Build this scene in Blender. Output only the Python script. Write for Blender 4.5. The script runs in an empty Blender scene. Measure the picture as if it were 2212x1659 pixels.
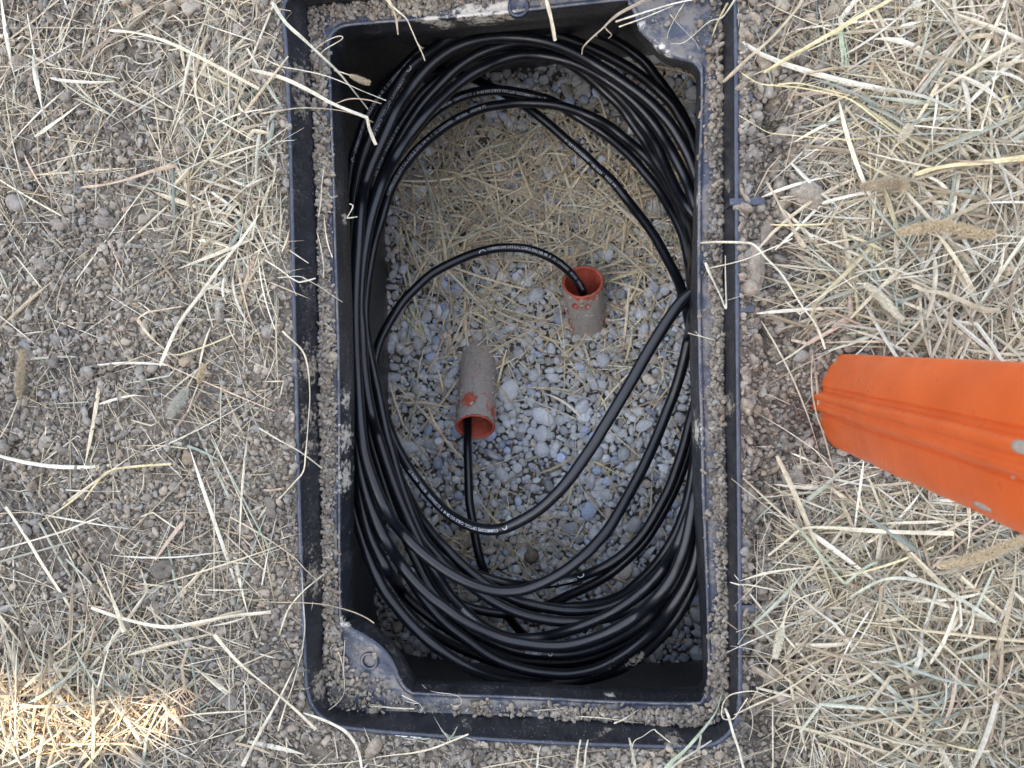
import bpy, math, random
import numpy as np
from mathutils import Vector, Matrix
C = bpy.context.scene
rng = np.random.default_rng(11)
random.seed(5)

# ------------------------------------------------------------------ camera
H = 0.76                    # eye height over the ground
F = 1600.0                  # focal length in px of a 2212 px wide frame
CX, CY = 1106.0, 829.5
NAD = (1317.0, 743.0)       # where straight down lands in the frame
dn = Vector(((NAD[0]-CX)/F, -(NAD[1]-CY)/F, -1)).normalized()
Q = dn.rotation_difference(Vector((0, 0, -1)))
cam = bpy.data.cameras.new('camera'); camo = bpy.data.objects.new('camera', cam)
C.collection.objects.link(camo); C.camera = camo
camo.rotation_mode = 'QUATERNION'; camo.rotation_quaternion = Q; camo.location = (0, 0, H)
cam.sensor_width = 36; cam.lens = F/2212*36; cam.clip_start = 0.01; cam.clip_end = 300
cam.dof.use_dof = True; cam.dof.focus_distance = 0.92; cam.dof.aperture_fstop = 9.0
RM = np.array(Q.to_matrix())

# ------------------------------------------------------------------ light
SUN_EL = math.radians(38); SUN_AZ = math.radians(235)      # sun stands to the lower left of the frame
sundir = np.array([math.cos(SUN_AZ)*math.cos(SUN_EL), math.sin(SUN_AZ)*math.cos(SUN_EL), math.sin(SUN_EL)])
w = bpy.data.worlds.new('World'); C.world = w; w.use_nodes = True
nt = w.node_tree; nt.nodes.clear()
sky = nt.nodes.new('ShaderNodeTexSky'); sky.sky_type = 'NISHITA'; sky.sun_disc = False
sky.sun_elevation = SUN_EL; sky.sun_rotation = math.radians(215); sky.air_density = 1.0; sky.dust_density = 4.0; sky.ozone_density = 1.0
hsv = nt.nodes.new('ShaderNodeHueSaturation'); hsv.inputs['Saturation'].default_value = 0.62
bg = nt.nodes.new('ShaderNodeBackground'); bg.inputs['Strength'].default_value = 0.15
wo = nt.nodes.new('ShaderNodeOutputWorld')
nt.links.new(sky.outputs[0], hsv.inputs['Color']); veil = nt.nodes.new('ShaderNodeMix'); veil.data_type = 'RGBA'; veil.inputs[0].default_value = .5      # thin even high cloud
veil.inputs[7].default_value = (2.05, 2.22, 2.60, 1)
nt.links.new(hsv.outputs[0], veil.inputs[6]); nt.links.new(veil.outputs[2], bg.inputs[0]); nt.links.new(bg.outputs[0], wo.inputs[0])
sl = bpy.data.lights.new('sun', 'SUN'); sl.energy = 4.0; sl.angle = math.radians(0.5); sl.color = (1.0, 0.70, 0.44)
so = bpy.data.objects.new('sun', sl); C.collection.objects.link(so)
so.rotation_mode = 'QUATERNION'; so.rotation_quaternion = Vector(sundir).to_track_quat('Z', 'Y')
C.view_settings.view_transform = 'Standard'; C.view_settings.look = 'None'; C.view_settings.gamma = 1
C.view_settings.exposure = 2.5
C.render.engine = 'CYCLES'; C.cycles.max_bounces = 6; C.cycles.diffuse_bounces = 3

# ------------------------------------------------------------------ helpers
def ray(px, py):
    px = np.asarray(px, float); py = np.asarray(py, float)
    d = np.stack([(px-CX)/F, -(py-CY)/F, -np.ones_like(px)], -1)
    return d @ RM.T
def P(px, py, z=0.0):
    d = ray(px, py); t = (np.asarray(z, float)-H)/d[..., 2]
    return np.stack([d[..., 0]*t, d[..., 1]*t, np.broadcast_to(z, t.shape)*1.0], -1)
def PX(p):                                # world -> frame px
    q = (np.asarray(p, float)-np.array([0, 0, H])) @ RM
    return CX+F*q[..., 0]/-q[..., 2], CY-F*q[..., 1]/-q[..., 2]
def mesh(name, V, Fc, mat=None, parent=None, smooth=True, col=None):
    me = bpy.data.meshes.new(name); V = np.asarray(V, np.float32).reshape(-1, 3)
    if isinstance(Fc, np.ndarray):
        Fl = [Fc]
    else:
        Fl = [np.asarray(f, np.int32) for f in Fc if len(f)]
        groups = {}
        for f in Fl: groups.setdefault(f.shape[-1] if f.ndim == 2 else len(f), []).append(f.reshape(-1, f.shape[-1] if f.ndim == 2 else len(f)))
        Fl = [np.concatenate(g) for g in groups.values()]
    me.vertices.add(len(V)); me.vertices.foreach_set('co', V.ravel())
    tot = np.concatenate([np.full(len(f), f.shape[1], np.int32) for f in Fl])
    idx = np.concatenate([f.ravel() for f in Fl]).astype(np.int32)
    st = np.concatenate([[0], np.cumsum(tot)[:-1]]).astype(np.int32)
    me.loops.add(len(idx)); me.loops.foreach_set('vertex_index', idx)
    me.polygons.add(len(tot)); me.polygons.foreach_set('loop_start', st); me.polygons.foreach_set('loop_total', tot)
    me.polygons.foreach_set('use_smooth', np.full(len(tot), bool(smooth)))
    if col is not None:
        a = me.color_attributes.new('tint', 'FLOAT_COLOR', 'POINT')
        c4 = np.ones((len(V), 4), np.float32); c4[:, :3] = np.asarray(col).reshape(-1, 3); a.data.foreach_set('color', c4.ravel())
    me.update(calc_edges=True); me.validate()
    if mat: me.materials.append(mat)
    o = bpy.data.objects.new(name, me); C.collection.objects.link(o)
    if parent is not None: o.parent = parent
    return o
def tag(o, label=None, cat=None, group=None, kind=None):
    if label: o['label'] = label
    if cat: o['category'] = cat
    if group: o['group'] = group
    if kind: o['kind'] = kind
    return o
def empty(name, loc=(0, 0, 0)):
    o = bpy.data.objects.new(name, None); o.empty_display_size = .02; C.collection.objects.link(o); o.location = loc; return o
def local(V, loc): return np.asarray(V, float).reshape(-1, 3)-np.asarray(loc, float)
def cr(pts, sub, closed=False):           # Catmull-Rom
    p = np.asarray(pts, float); n = len(p)
    if closed: q = np.concatenate([p[-1:], p, p[:2]]); segs = n
    else: q = np.concatenate([2*p[:1]-p[1:2], p, 2*p[-1:]-p[-2:-1]]); segs = n-1
    out = []
    t = np.linspace(0, 1, sub, endpoint=False)[:, None]
    for i in range(segs):
        a, b, c, d = q[i:i+4]
        out.append(.5*((2*b)+(-a+c)*t+(2*a-5*b+4*c-d)*t**2+(-a+3*b-3*c+d)*t**3))
    if not closed: out.append(p[-1:])
    return np.concatenate(out)
def resample(p, step):
    d = np.r_[0, np.cumsum(np.linalg.norm(np.diff(p[:, :2], axis=0), axis=1))]
    n = max(3, int(d[-1]/step)+1); s = np.linspace(0, d[-1], n)
    return np.stack([np.interp(s, d, p[:, k]) for k in range(p.shape[1])], 1)
# value noise / worley on arrays
def _h(ix, iy, s):
    n = (ix.astype(np.int64)*374761393 + iy.astype(np.int64)*668265263 + s*1442695041) & 0x7fffffff
    n = ((n ^ (n >> 13))*1274126177) & 0x7fffffff
    n = ((n ^ (n >> 16))*60493) & 0x7fffffff
    return ((n ^ (n >> 15)) & 0xffff)/65535.0
def vnoise(x, y, s=0):
    ix = np.floor(x); iy = np.floor(y); fx = x-ix; fy = y-iy
    fx = fx*fx*(3-2*fx); fy = fy*fy*(3-2*fy)
    a = _h(ix, iy, s); b = _h(ix+1, iy, s); c = _h(ix, iy+1, s); d = _h(ix+1, iy+1, s)
    return (a*(1-fx)+b*fx)*(1-fy)+(c*(1-fx)+d*fx)*fy
def fbm(x, y, s=0, o=3):
    v = 0; a = .5
    for k in range(o): v = v+a*vnoise(x*2**k, y*2**k, s+k*17); a *= .5
    return v
def worley(x, y, s=0):
    ix = np.floor(x); iy = np.floor(y); best = np.full(x.shape, 9.0); hh = np.zeros(x.shape)
    for dx in (-1, 0, 1):
        for dy in (-1, 0, 1):
            cx = ix+dx; cy = iy+dy
            px = cx+.1+.8*_h(cx, cy, s); py = cy+.1+.8*_h(cx, cy, s+7)
            d = (x-px)**2+(y-py)**2; m = d < best
            best = np.where(m, d, best); hh = np.where(m, _h(cx, cy, s+13), hh)
    return np.sqrt(best), hh
def inpoly(poly, x, y):
    x = np.asarray(x); y = np.asarray(y); r = np.zeros(x.shape, bool); j = len(poly)-1
    for i in range(len(poly)):
        xi, yi = poly[i][:2]; xj, yj = poly[j][:2]
        if yi != yj:
            r ^= ((yi > y) != (yj > y)) & (x < (xj-xi)*(y-yi)/(yj-yi)+xi)
        j = i
    return r
def rayhit(poly, c, ang):
    out = []; n = len(poly); A = poly; B = np.roll(poly, -1, 0)
    for a in ang:
        d = np.array([math.cos(a), math.sin(a)])
        e = B-A; den = d[0]*e[:, 1]-d[1]*e[:, 0]; den = np.where(abs(den) < 1e-12, 1e-12, den)
        r = A-c; t = (r[:, 0]*e[:, 1]-r[:, 1]*e[:, 0])/den; u = (r[:, 0]*d[1]-r[:, 1]*d[0])/den
        ok = (t > 0) & (u >= -1e-6) & (u <= 1+1e-6); out.append(c+d*t[ok].max() if ok.any() else c)
    return np.array(out)

# ------------------------------------------------------------------ materials
def M(name, rough=.8, spec=.3):
    m = bpy.data.materials.new(name); m.use_nodes = True; n = m.node_tree; b = n.nodes['Principled BSDF']
    b.inputs['Roughness'].default_value = rough; b.inputs['Specular IOR Level'].default_value = spec
    return m, n, b
def nd(n, t, **k):
    x = n.nodes.new(t)
    for a, v in k.items():
        if a in x.inputs: x.inputs[a].default_value = v
        else: setattr(x, a, v)
    return x
def noise(n, scale, detail=5, rough=.6, vec=None):
    x = nd(n, 'ShaderNodeTexNoise'); x.inputs['Scale'].default_value = scale; x.inputs['Detail'].default_value = detail; x.inputs['Roughness'].default_value = rough
    if vec is None:
        g = n.nodes.new('ShaderNodeNewGeometry'); vec = g.outputs['Position']
    n.links.new(vec, x.inputs['Vector']); return x.outputs['Fac']
def ramp(n, f, stops):
    r = n.nodes.new('ShaderNodeValToRGB'); e = r.color_ramp.elements
    while len(e) < len(stops): e.new(.5)
    for i, (p, c) in enumerate(stops):
        e[i].position = p; e[i].color = (*c, 1) if len(c) == 3 else c
    n.links.new(f, r.inputs[0]); return r.outputs[0]
def mix(n, f, a, b, mode='MIX'):
    x = n.nodes.new('ShaderNodeMix'); x.data_type = 'RGBA'; x.blend_type = mode
    for s, v in ((0, f), (6, a), (7, b)):
        if hasattr(v, 'is_output') or isinstance(v, bpy.types.NodeSocket): n.links.new(v, x.inputs[s])
        else: x.inputs[s].default_value = v if s == 0 else ((*v, 1) if len(v) == 3 else v)
    return x.outputs[2]
def math_(n, op, a, b=0.0, c=None):
    x = n.nodes.new('ShaderNodeMath'); x.operation = op
    for i, v in enumerate((a, b, c)):
        if v is None: continue
        if isinstance(v, bpy.types.NodeSocket): n.links.new(v, x.inputs[i])
        else: x.inputs[i].default_value = v
    return x.outputs[0]
def bump(n, b, f, dist, st=1.0):
    x = n.nodes.new('ShaderNodeBump'); x.inputs['Distance'].default_value = dist; x.inputs['Strength'].default_value = st
    n.links.new(f, x.inputs['Height']); n.links.new(x.outputs[0], b.inputs['Normal'])
def posz(n):
    g = n.nodes.new('ShaderNodeNewGeometry'); s = n.nodes.new('ShaderNodeSeparateXYZ'); n.links.new(g.outputs['Position'], s.inputs[0]); return s.outputs, g
def blob(n, p, r):                        # soft ball mask round a place on the thing
    g = n.nodes.new('ShaderNodeNewGeometry'); d = n.nodes.new('ShaderNodeVectorMath'); d.operation = 'DISTANCE'
    n.links.new(g.outputs['Position'], d.inputs[0]); d.inputs[1].default_value = tuple(float(v) for v in p)
    x = n.nodes.new('ShaderNodeMapRange'); x.inputs[1].default_value = 0; x.inputs[2].default_value = r; x.inputs[3].default_value = 1; x.inputs[4].default_value = 0
    n.links.new(d.outputs['Value'], x.inputs[0]); return x.outputs[0]

def soil_mat(name, k=1.0, tint=True):
    m, n, b = M(name, .95, .1)
    c = ramp(n, noise(n, 60, 6, .65), [(.25, (.165*k, .148*k, .125*k)), (.5, (.265*k, .242*k, .208*k)), (.75, (.41*k, .38*k, .335*k))])
    c2 = ramp(n, noise(n, 9, 3, .5), [(.35, (.82, .80, .80)), (.65, (1.12, 1.08, 1.02))])
    c = mix(n, 1.0, c, c2, 'MULTIPLY')
    c = mix(n, 1.0, c, ramp(n, noise(n, 700, 3, .7), [(.35, (.80, .79, .78)), (.65, (1.15, 1.15, 1.15))]), 'MULTIPLY')
    if tint:
        a = n.nodes.new('ShaderNodeVertexColor'); a.layer_name = 'tint'; c = mix(n, 1.0, c, a.outputs[0], 'MULTIPLY')
    n.links.new(c, b.inputs['Base Color'])
    bump(n, b, noise(n, 900, 4, .7), .0012, .8)
    return m
m_ground = soil_mat('soil', .70, False); m_crumb = soil_mat('soil crumbs', 1.15); m_clod = soil_mat('soil clod', 1.2)

def straw_mat(name):
    m, n, b = M(name, .62, .35)
    a = n.nodes.new('ShaderNodeVertexColor'); a.layer_name = 'tint'
    v = ramp(n, noise(n, 260, 4, .6), [(.3, (.72, .70, .66)), (.7, (1.1, 1.1, 1.1))])
    c = mix(n, 1.0, a.outputs[0], v, 'MULTIPLY'); n.links.new(c, b.inputs['Base Color'])
    bump(n, b, noise(n, 1500, 2, .5), .0004, .6)
    return m
m_straw = straw_mat('dry straw')

def plastic(name, streak=True, dusty=.5):
    m, n, b = M(name, .42, .7)
    o, g = posz(n)
    mp = n.nodes.new('ShaderNodeMapping'); mp.inputs['Scale'].default_value = (1, 1, .12); n.links.new(g.outputs['Position'], mp.inputs[0])
    base = ramp(n, noise(n, 30, 4, .6), [(.3, (.005, .006, .009)), (.7, (.012, .014, .022))])
    # bluish sky sheen painted into the colour of faces that look up
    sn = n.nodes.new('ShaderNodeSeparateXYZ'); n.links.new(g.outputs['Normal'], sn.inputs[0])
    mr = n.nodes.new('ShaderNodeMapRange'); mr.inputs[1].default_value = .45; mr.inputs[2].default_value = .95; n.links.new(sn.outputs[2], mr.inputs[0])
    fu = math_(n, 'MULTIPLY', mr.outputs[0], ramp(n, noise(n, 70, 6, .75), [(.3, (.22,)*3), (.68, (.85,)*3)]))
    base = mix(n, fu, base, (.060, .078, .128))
    # brushed grey scuffs
    f1 = ramp(n, noise(n, 420, 5, .75, mp.outputs[0]), [(.52, (0, 0, 0)), (.72, (1, 1, 1))])
    f1m = math_(n, 'MULTIPLY', f1, .42*dusty)
    c = mix(n, f1m, base, (.16, .165, .17))
    # pale dust film
    f2 = ramp(n, noise(n, 26, 6, .7), [(.50, (0, 0, 0)), (.74, (1, 1, 1))])
    f3 = ramp(n, noise(n, 330, 4, .8), [(.45, (0, 0, 0)), (.65, (1, 1, 1))])
    f = math_(n, 'MULTIPLY', math_(n, 'MULTIPLY', f2, f3), .55*dusty)
    c = mix(n, f, c, (.34, .32, .29))
    # specks
    vo = n.nodes.new('ShaderNodeTexVoronoi'); vo.inputs['Scale'].default_value = 230; n.links.new(g.outputs['Position'], vo.inputs['Vector'])
    sp = math_(n, 'LESS_THAN', vo.outputs['Distance'], .17)
    sp = math_(n, 'MULTIPLY', sp, ramp(n, noise(n, 40, 3, .6), [(.5, (0, 0, 0)), (.56, (1, 1, 1))]))
    c = mix(n, math_(n, 'MULTIPLY', sp, .7*dusty), c, (.42, .39, .35))
    n.links.new(c, b.inputs['Base Color'])
    rr = ramp(n, noise(n, 200, 4, .7), [(.3, (.30,)*3), (.7, (.55,)*3)]); n.links.new(rr, b.inputs['Roughness'])
    bump(n, b, noise(n, 500, 4, .7, mp.outputs[0]), .0005, .5)
    return m, n, b, c
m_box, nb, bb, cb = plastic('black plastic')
def smear(n, b, c, spots, col, amt=.92, lo=.28, hi=.50):
    sm = None
    for (px, py, z, r) in spots:
        q = blob(n, P(px, py, z), r); sm = q if sm is None else math_(n, 'MAXIMUM', sm, q)
    f = math_(n, 'ADD', sm, math_(n, 'MULTIPLY_ADD', noise(n, 160, 5, .8), 2.2, -1.45))
    f = math_(n, 'MULTIPLY', ramp(n, f, [(lo, (0, 0, 0)), (hi, (1, 1, 1))]), amt)
    c = mix(n, f, c, col); n.links.new(c, b.inputs['Base Color']); return c
smear(nb, bb, cb, [(655, 790, -.02, .05), (650, 745, -.02, .03), (648, 905, -.02, .05), (655, 965, -.02, .04), (655, 1190, -.02, .03), (662, 1250, -.02, .05), (640, 175, -.02, .05), (645, 225, -.02, .035), (640, 620, -.02, .035), (690, 1480, -.02, .04), (1575, 880, -.02, .03), (1580, 400, -.02, .02), (1000, 1580, -.02, .025), (1310, 1590, -.02, .02), (1000, -20, -.02, .05), (1450, 1600, -.01, .03)], (.36, .31, .25), .8)
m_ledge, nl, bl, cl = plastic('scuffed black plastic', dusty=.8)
# mud smears where the lip is smeared in the place
sm = None
for (px, py, z, r) in [(955, 48, -.05, .035), (1040, 40, -.045, .05), (1075, 10, -.036, .055), (1010, 26, -.036, .04), (930, 42, -.037, .03), (1105, 30, -.045, .03), (1385, 55, -.036, .012), (1430, 100, -.035, .010), (752, 475, -.06, .02), (750, 945, -.05, .045), (748, 860, -.05, .03), (745, 1345, -.036, .02), (855, 1395, -.05, .02), (1415, 110, -.04, .02),
                       (1320, 1500, -.05, .015), (1440, 120, -.035, .018), (1505, 430, -.04, .015), (1500, 930, -.05, .04), (750, 1030, -.05, .05)]:
    q = blob(nl, P(px, py, z), r); sm = q if sm is None else math_(nl, 'MAXIMUM', sm, q)
f = math_(nl, 'ADD', sm, math_(nl, 'MULTIPLY_ADD', noise(nl, 160, 5, .8), 2.2, -1.45))
f = ramp(nl, f, [(.28, (0, 0, 0)), (.50, (1, 1, 1))])
f = math_(nl, 'MULTIPLY', f, .92)
clx = ramp(nl, noise(nl, 34, 5, .75), [(.46, (0, 0, 0)), (.56, (1, 1, 1))])
gl = nl.nodes.new('ShaderNodeNewGeometry'); sl_ = nl.nodes.new('ShaderNodeSeparateXYZ'); nl.links.new(gl.outputs['Normal'], sl_.inputs[0])
cl = mix(nl, math_(nl, 'MULTIPLY', math_(nl, 'MULTIPLY', clx, math_(nl, 'GREATER_THAN', sl_.outputs[2], .93)), .6), cl, (.27, .24, .20))
cl2 = mix(nl, f, cl, (.62, .58, .50)); nl.links.new(cl2, bl.inputs['Base Color'])
# inner wall: mud towards the gravel
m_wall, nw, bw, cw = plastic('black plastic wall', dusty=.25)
o_, g_ = posz(nw)
f = nw.nodes.new('ShaderNodeMapRange'); nw.links.new(o_[2], f.inputs[0]); f.inputs[1].default_value = -.36; f.inputs[2].default_value = -.50; f.inputs[3].default_value = 0; f.inputs[4].default_value = .75
mpw = nw.nodes.new('ShaderNodeMapping'); mpw.inputs['Scale'].default_value = (1, .25, 1); nw.links.new(g_.outputs['Position'], mpw.inputs[0])
f = math_(nw, 'ADD', f.outputs[0], math_(nw, 'MULTIPLY_ADD', noise(nw, 90, 5, .7, mpw.outputs[0]), 2.0, -1.25))
f = ramp(nw, f, [(.3, (0, 0, 0)), (.55, (1, 1, 1))]); f = math_(nw, 'MULTIPLY', f, .75)
cwm = mix(nw, f, cw, (.22, .185, .15))
smear(nw, bw, cwm, [(850, 165, -.45, .06), (905, 175, -.47, .05), (810, 215, -.45, .05), (1180, 1440, -.40, .04), (960, 1430, -.42, .04)], (.20, .17, .14), .8)

m_cable, nc, bc = M('black cable jacket', .33, .6)
cc = ramp(nc, noise(nc, 120, 5, .7), [(.35, (.003, .004, .006)), (.7, (.006, .008, .014))])
ds = ramp(nc, noise(nc, 700, 4, .8), [(.62, (0, 0, 0)), (.8, (1, 1, 1))])
cc = mix(nc, math_(nc, 'MULTIPLY', ds, .12), cc, (.25, .25, .25))
sm = None
for (px, py, z, r) in [(1365, 1430, -.15, .022), (1345, 1443, -.15, .024), (1320, 1452, -.15, .022), (1295, 1460, -.15, .012), (1380, 1418, -.15, .012), (1287, 1462, -.15, .01)]:
    q = blob(nc, P(px, py, z), r); sm = q if sm is None else math_(nc, 'MAXIMUM', sm, q)
f = math_(nc, 'ADD', sm, math_(nc, 'MULTIPLY_ADD', noise(nc, 230, 4, .7), 2.2, -1.35)); f = ramp(nc, f, [(.30, (0, 0, 0)), (.38, (1, 1, 1))])
cc = mix(nc, f, cc, (.42, .38, .31)); nc.links.new(cc, bc.inputs['Base Color'])
nc.links.new(ramp(nc, noise(nc, 160, 4, .7), [(.3, (.28,)*3), (.7, (.40,)*3)]), bc.inputs['Roughness'])
m_print, n_, b_ = M('pale print', .6, .3); b_.inputs['Base Color'].default_value = (.50, .52, .55, 1)

m_peb, n_, b_ = M('limestone pebble', .85, .25)
a = n_.nodes.new('ShaderNodeVertexColor'); a.layer_name = 'tint'
v = ramp(n_, noise(n_, 190, 5, .65), [(.3, (.78, .79, .80)), (.7, (1.12, 1.12, 1.12))])
n_.links.new(mix(n_, 1.0, a.outputs[0], v, 'MULTIPLY'), b_.inputs['Base Color']); bump(n_, b_, noise(n_, 700, 4, .6), .0006, .5)

m_pipe, n_, b_ = M('muddy orange conduit', .7, .3)
ol = math_(n_, 'MULTIPLY_ADD', noise(n_, 24, 3, .6), 1.0, 0)
f = ramp(n_, ol, [(.36, (0, 0, 0)), (.45, (1, 1, 1))])
rm = None
for (px, py, z, rr0) in [(1006, 792, -.45, .013), (1012, 800, -.45, .010), (1010, 858, -.42, .016), (1001, 915, -.395, .010), (1052, 902, -.385, .015), (1264, 652, -.44, .013), (1247, 660, -.44, .010), (1275, 630, -.42, .010), (1032, 775, -.45, .012)]:
    q = blob(n_, P(px, py, z+.02), rr0*1.7); rm = q if rm is None else math_(n_, 'MAXIMUM', rm, q)
rm = ramp(n_, math_(n_, 'ADD', rm, math_(n_, 'MULTIPLY_ADD', noise(n_, 210, 4, .7), 1.2, -.6)), [(.42, (0, 0, 0)), (.58, (1, 1, 1))])
f = math_(n_, 'MULTIPLY', f, math_(n_, 'SUBTRACT', 1.0, rm))
mud = ramp(n_, noise(n_, 260, 5, .8), [(.3, (.44, .39, .35)), (.7, (.72, .65, .58))])
red = ramp(n_, noise(n_, 120, 4, .7), [(.3, (.52, .09, .05)), (.7, (.70, .20, .12))])
n_.links.new(mix(n_, f, red, mud), b_.inputs['Base Color']); bump(n_, b_, math_(n_, 'MULTIPLY', noise(n_, 330, 5, .8), f), .003, 1)
m_pipein, n_, b_ = M('red orange pipe lining', .55, .4)
mp = n_.nodes.new('ShaderNodeTexCoord')
n_.links.new(ramp(n_, noise(n_, 150, 5, .75), [(.38, (.60, .09, .05)), (.58, (.55, .14, .09)), (.72, (.50, .42, .38))]), b_.inputs['Base Color'])

m_post, n_, b_ = M('glossy orange plastic', .30, .5)
n_.links.new(ramp(n_, noise(n_, 25, 3, .5), [(.3, (.60, .105, .020)), (.7, (.70, .130, .026))]), b_.inputs['Base Color'])
n_.links.new(ramp(n_, noise(n_, 60, 4, .7), [(.3, (.26,)*3), (.7, (.44,)*3)]), b_.inputs['Roughness'])
gs = ramp(n_, noise(n_, 90, 6, .8), [(.56, (0, 0, 0)), (.78, (1, 1, 1))])
mpp = n_.nodes.new('ShaderNodeMapping'); mpp.inputs['Scale'].default_value = (1, 1, .06); gg = n_.nodes.new('ShaderNodeNewGeometry'); n_.links.new(gg.outputs['Position'], mpp.inputs[0])
sc1 = ramp(n_, noise(n_, 260, 4, .7, mpp.outputs[0]), [(.60, (0, 0, 0)), (.74, (1, 1, 1))])
col0 = b_.inputs['Base Color'].links[0].from_socket
c1 = mix(n_, math_(n_, 'MULTIPLY', gs, .28), col0, (.22, .10, .05)); c1 = mix(n_, math_(n_, 'MULTIPLY', sc1, .16), c1, (.62, .34, .22)); n_.links.new(c1, b_.inputs['Base Color'])
bump(n_, b_, noise(n_, 35, 2, .5), .002, .25)
m_wood, n_, b_ = M('blocker boards', .8, .2)
n_.links.new(ramp(n_, noise(n_, 14, 5, .7), [(.3, (.12, .09, .065)), (.7, (.24, .19, .14))]), b_.inputs['Base Color'])

# ------------------------------------------------------------------ outlines traced at their own heights
OUT = [(606,20),(612,100),(618,230),(622,356),(627,540),(631,727),(636,900),(640,1070),(648,1290),(655,1460),(663,1512),(680,1543),(707,1564),(745,1578),(900,1593),(1152,1609),(1350,1617),(1452,1620),(1523,1618),(1559,1606),(1587,1577),(1602,1531),(1604,1390),(1602,1070),(1599,700),(1597,356),(1596,100),(1594,-20),(1586,-65),(1560,-90),(1515,-96),(1300,-80),(1100,-62),(900,-44),(700,-27),(645,-20),(618,-8)]
LED = [(668,30),(676,150),(683,356),(687,540),(690,727),(693,900),(696,1070),(700,1250),(702,1389),(706,1480),(716,1515),(745,1532),(900,1538),(1152,1548),(1300,1556),(1452,1563),(1530,1564),(1560,1551),(1572,1520),(1571,1390),(1568,1070),(1562,700),(1560,356),(1558,50),(1553,-30),(1535,-55),(1490,-60),(1300,-45),(1100,-28),(900,-6),(760,8),(700,12),(677,18)]
LT = [(713,110),(713,89),(724,70),(760,56),(900,45),(1097,29),(1338,3),(1356,8),(1366,24),(1382,66),(1401,87),(1436,118),(1465,130),(1494,137),(1509,151),(1513,172),(1512,259),(1507,391),(1506,620),(1508,767),(1513,950),(1516,1070),(1525,1283),(1528,1460),(1518,1506),(1488,1517),(1310,1513),(1152,1505),(923,1497),(886,1491),(866,1467),(848,1425),(820,1393),(788,1372),(750,1349),(737,1318),(735,1070),(735,900),(733,727),(726,520),(722,356),(716,200)]
LB = [(738,150),(740,130),(751,104),(772,86),(905,76),(1097,57),(1332,36),(1356,42),(1366,60),(1376,82),(1396,101),(1427,132),(1458,144),(1486,153),(1500,168),(1504,188),(1503,262),(1500,391),(1492,629),(1490,767),(1494,950),(1498,1070),(1509,1283),(1518,1443),(1508,1480),(1483,1490),(1310,1483),(1152,1475),(927,1468),(900,1462),(881,1432),(859,1396),(831,1368),(802,1340),(773,1325),(765,1305),(765,1070),(766,900),(763,727),(757,520),(752,356),(743,220)]
FLO = [(828,300),(832,450),(838,600),(842,800),(838,1000),(824,1150),(811,1260),(816,1330),(850,1392),(960,1425),(1200,1432),(1420,1430),(1520,1422),(1600,1390),(1628,1250),(1630,800),(1628,400),(1612,200),(1560,130),(1400,122),(1150,148),(1000,162),(880,188),(842,230)]
assert len(LT) == len(LB)
ZL, ZB, ZF = -.036, -.074, -.505
def out3(pl, z, sub=8):
    a = cr(pl, sub, True); return P(a[:, 0], a[:, 1], z)
wO = out3(OUT, 0)[:, :2]; wL = out3(LED, ZL)[:, :2]; wF = out3(FLO, ZF)[:, :2]
rT = out3(LT, ZL+.001)[:, :2]; rB = out3(LB, ZB)[:, :2]
cen = wO.mean(0)
ang = np.arctan2(rT[:, 1]-cen[1], rT[:, 0]-cen[0])
rO = rayhit(wO, cen, ang); rL = rayhit(wL, cen, ang); rF = rayhit(wF, cen, ang)
def shrink(r, d):                         # move a ring inward by d along its normals
    t = np.roll(r, -1, 0)-np.roll(r, 1, 0); nrm = np.stack([-t[:, 1], t[:, 0]], 1); nrm /= np.linalg.norm(nrm, axis=1)[:, None]+1e-9
    s = np.sign(((cen-r)*nrm).sum(1).mean()); k = np.ones(5)/5; q = nrm*s
    return r+q*d
def rings(rs):                            # list of (ring2d, z) -> verts, quads
    n = len(rs[0][0]); V = []; 
    for r, z in rs: V.append(np.column_stack([r, np.broadcast_to(z, (n,))]))
    Fq = []
    i = np.arange(n); j = (i+1) % n
    for k in range(len(rs)-1): Fq.append(np.stack([k*n+i, k*n+j, (k+1)*n+j, (k+1)*n+i], 1))
    return np.concatenate(V), np.concatenate(Fq)
BX = np.array([cen[0], cen[1], 0.0])
box = empty('utility_box', tuple(BX))
tag(box, 'open black plastic ground box with muddy rim, set in soil', 'utility box')
wob = .0006*np.sin(ang*23)+.0005*np.sin(ang*57+1)
rI = shrink(rO, .0048)
V, Fq = rings([(rO, -.14), (shrink(rO, -.001), -.03), (rO, -.002), (shrink(rO, .0008), .0002+wob*.3), (shrink(rO, .0040), .0003), (rI, -.0012), (shrink(rI, .001), -.006), (rL+(rI-rL)*.25, ZL+.008), (rL+(rI-rL)*.06, ZL+.002), (rL, ZL)])
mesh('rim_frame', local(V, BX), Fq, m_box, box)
def lerp(a, b, t): return a+(b-a)*t
V, Fq = rings([(rL, ZL-.0002)] + [(lerp(rL, rT, t), ZL-.001+.0003*np.sin(ang*31+t*9)) for t in (.1, .25, .4, .55, .68, .76)] + [(lerp(rL, rT, .84), ZL+.0002), (lerp(rL, rT, .93), ZL+.0016), (rT, ZL+.0008), (lerp(rT, rB, .12), ZL-.0035), (lerp(rT, rB, .3), ZL-.010), (lerp(rT, rB, .6), lerp(ZL, ZB, .6)), (rB, ZB), (shrink(rB, -.0035), ZB-.0005), (shrink(rB, -.006), ZB+.003)] + [(lerp(rB, rO, .93), ZB+.004)])
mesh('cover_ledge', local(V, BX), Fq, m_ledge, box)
rW = shrink(rO, .008)
V, Fq = rings([(rW, ZB+.004), (rW, ZB-.004)] + [(lerp(rW, rF, t), lerp(ZB, ZF, t)) for t in (.15, .3, .45, .6, .75, .9, 1.0)] + [(rF, ZF-.06)])
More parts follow.
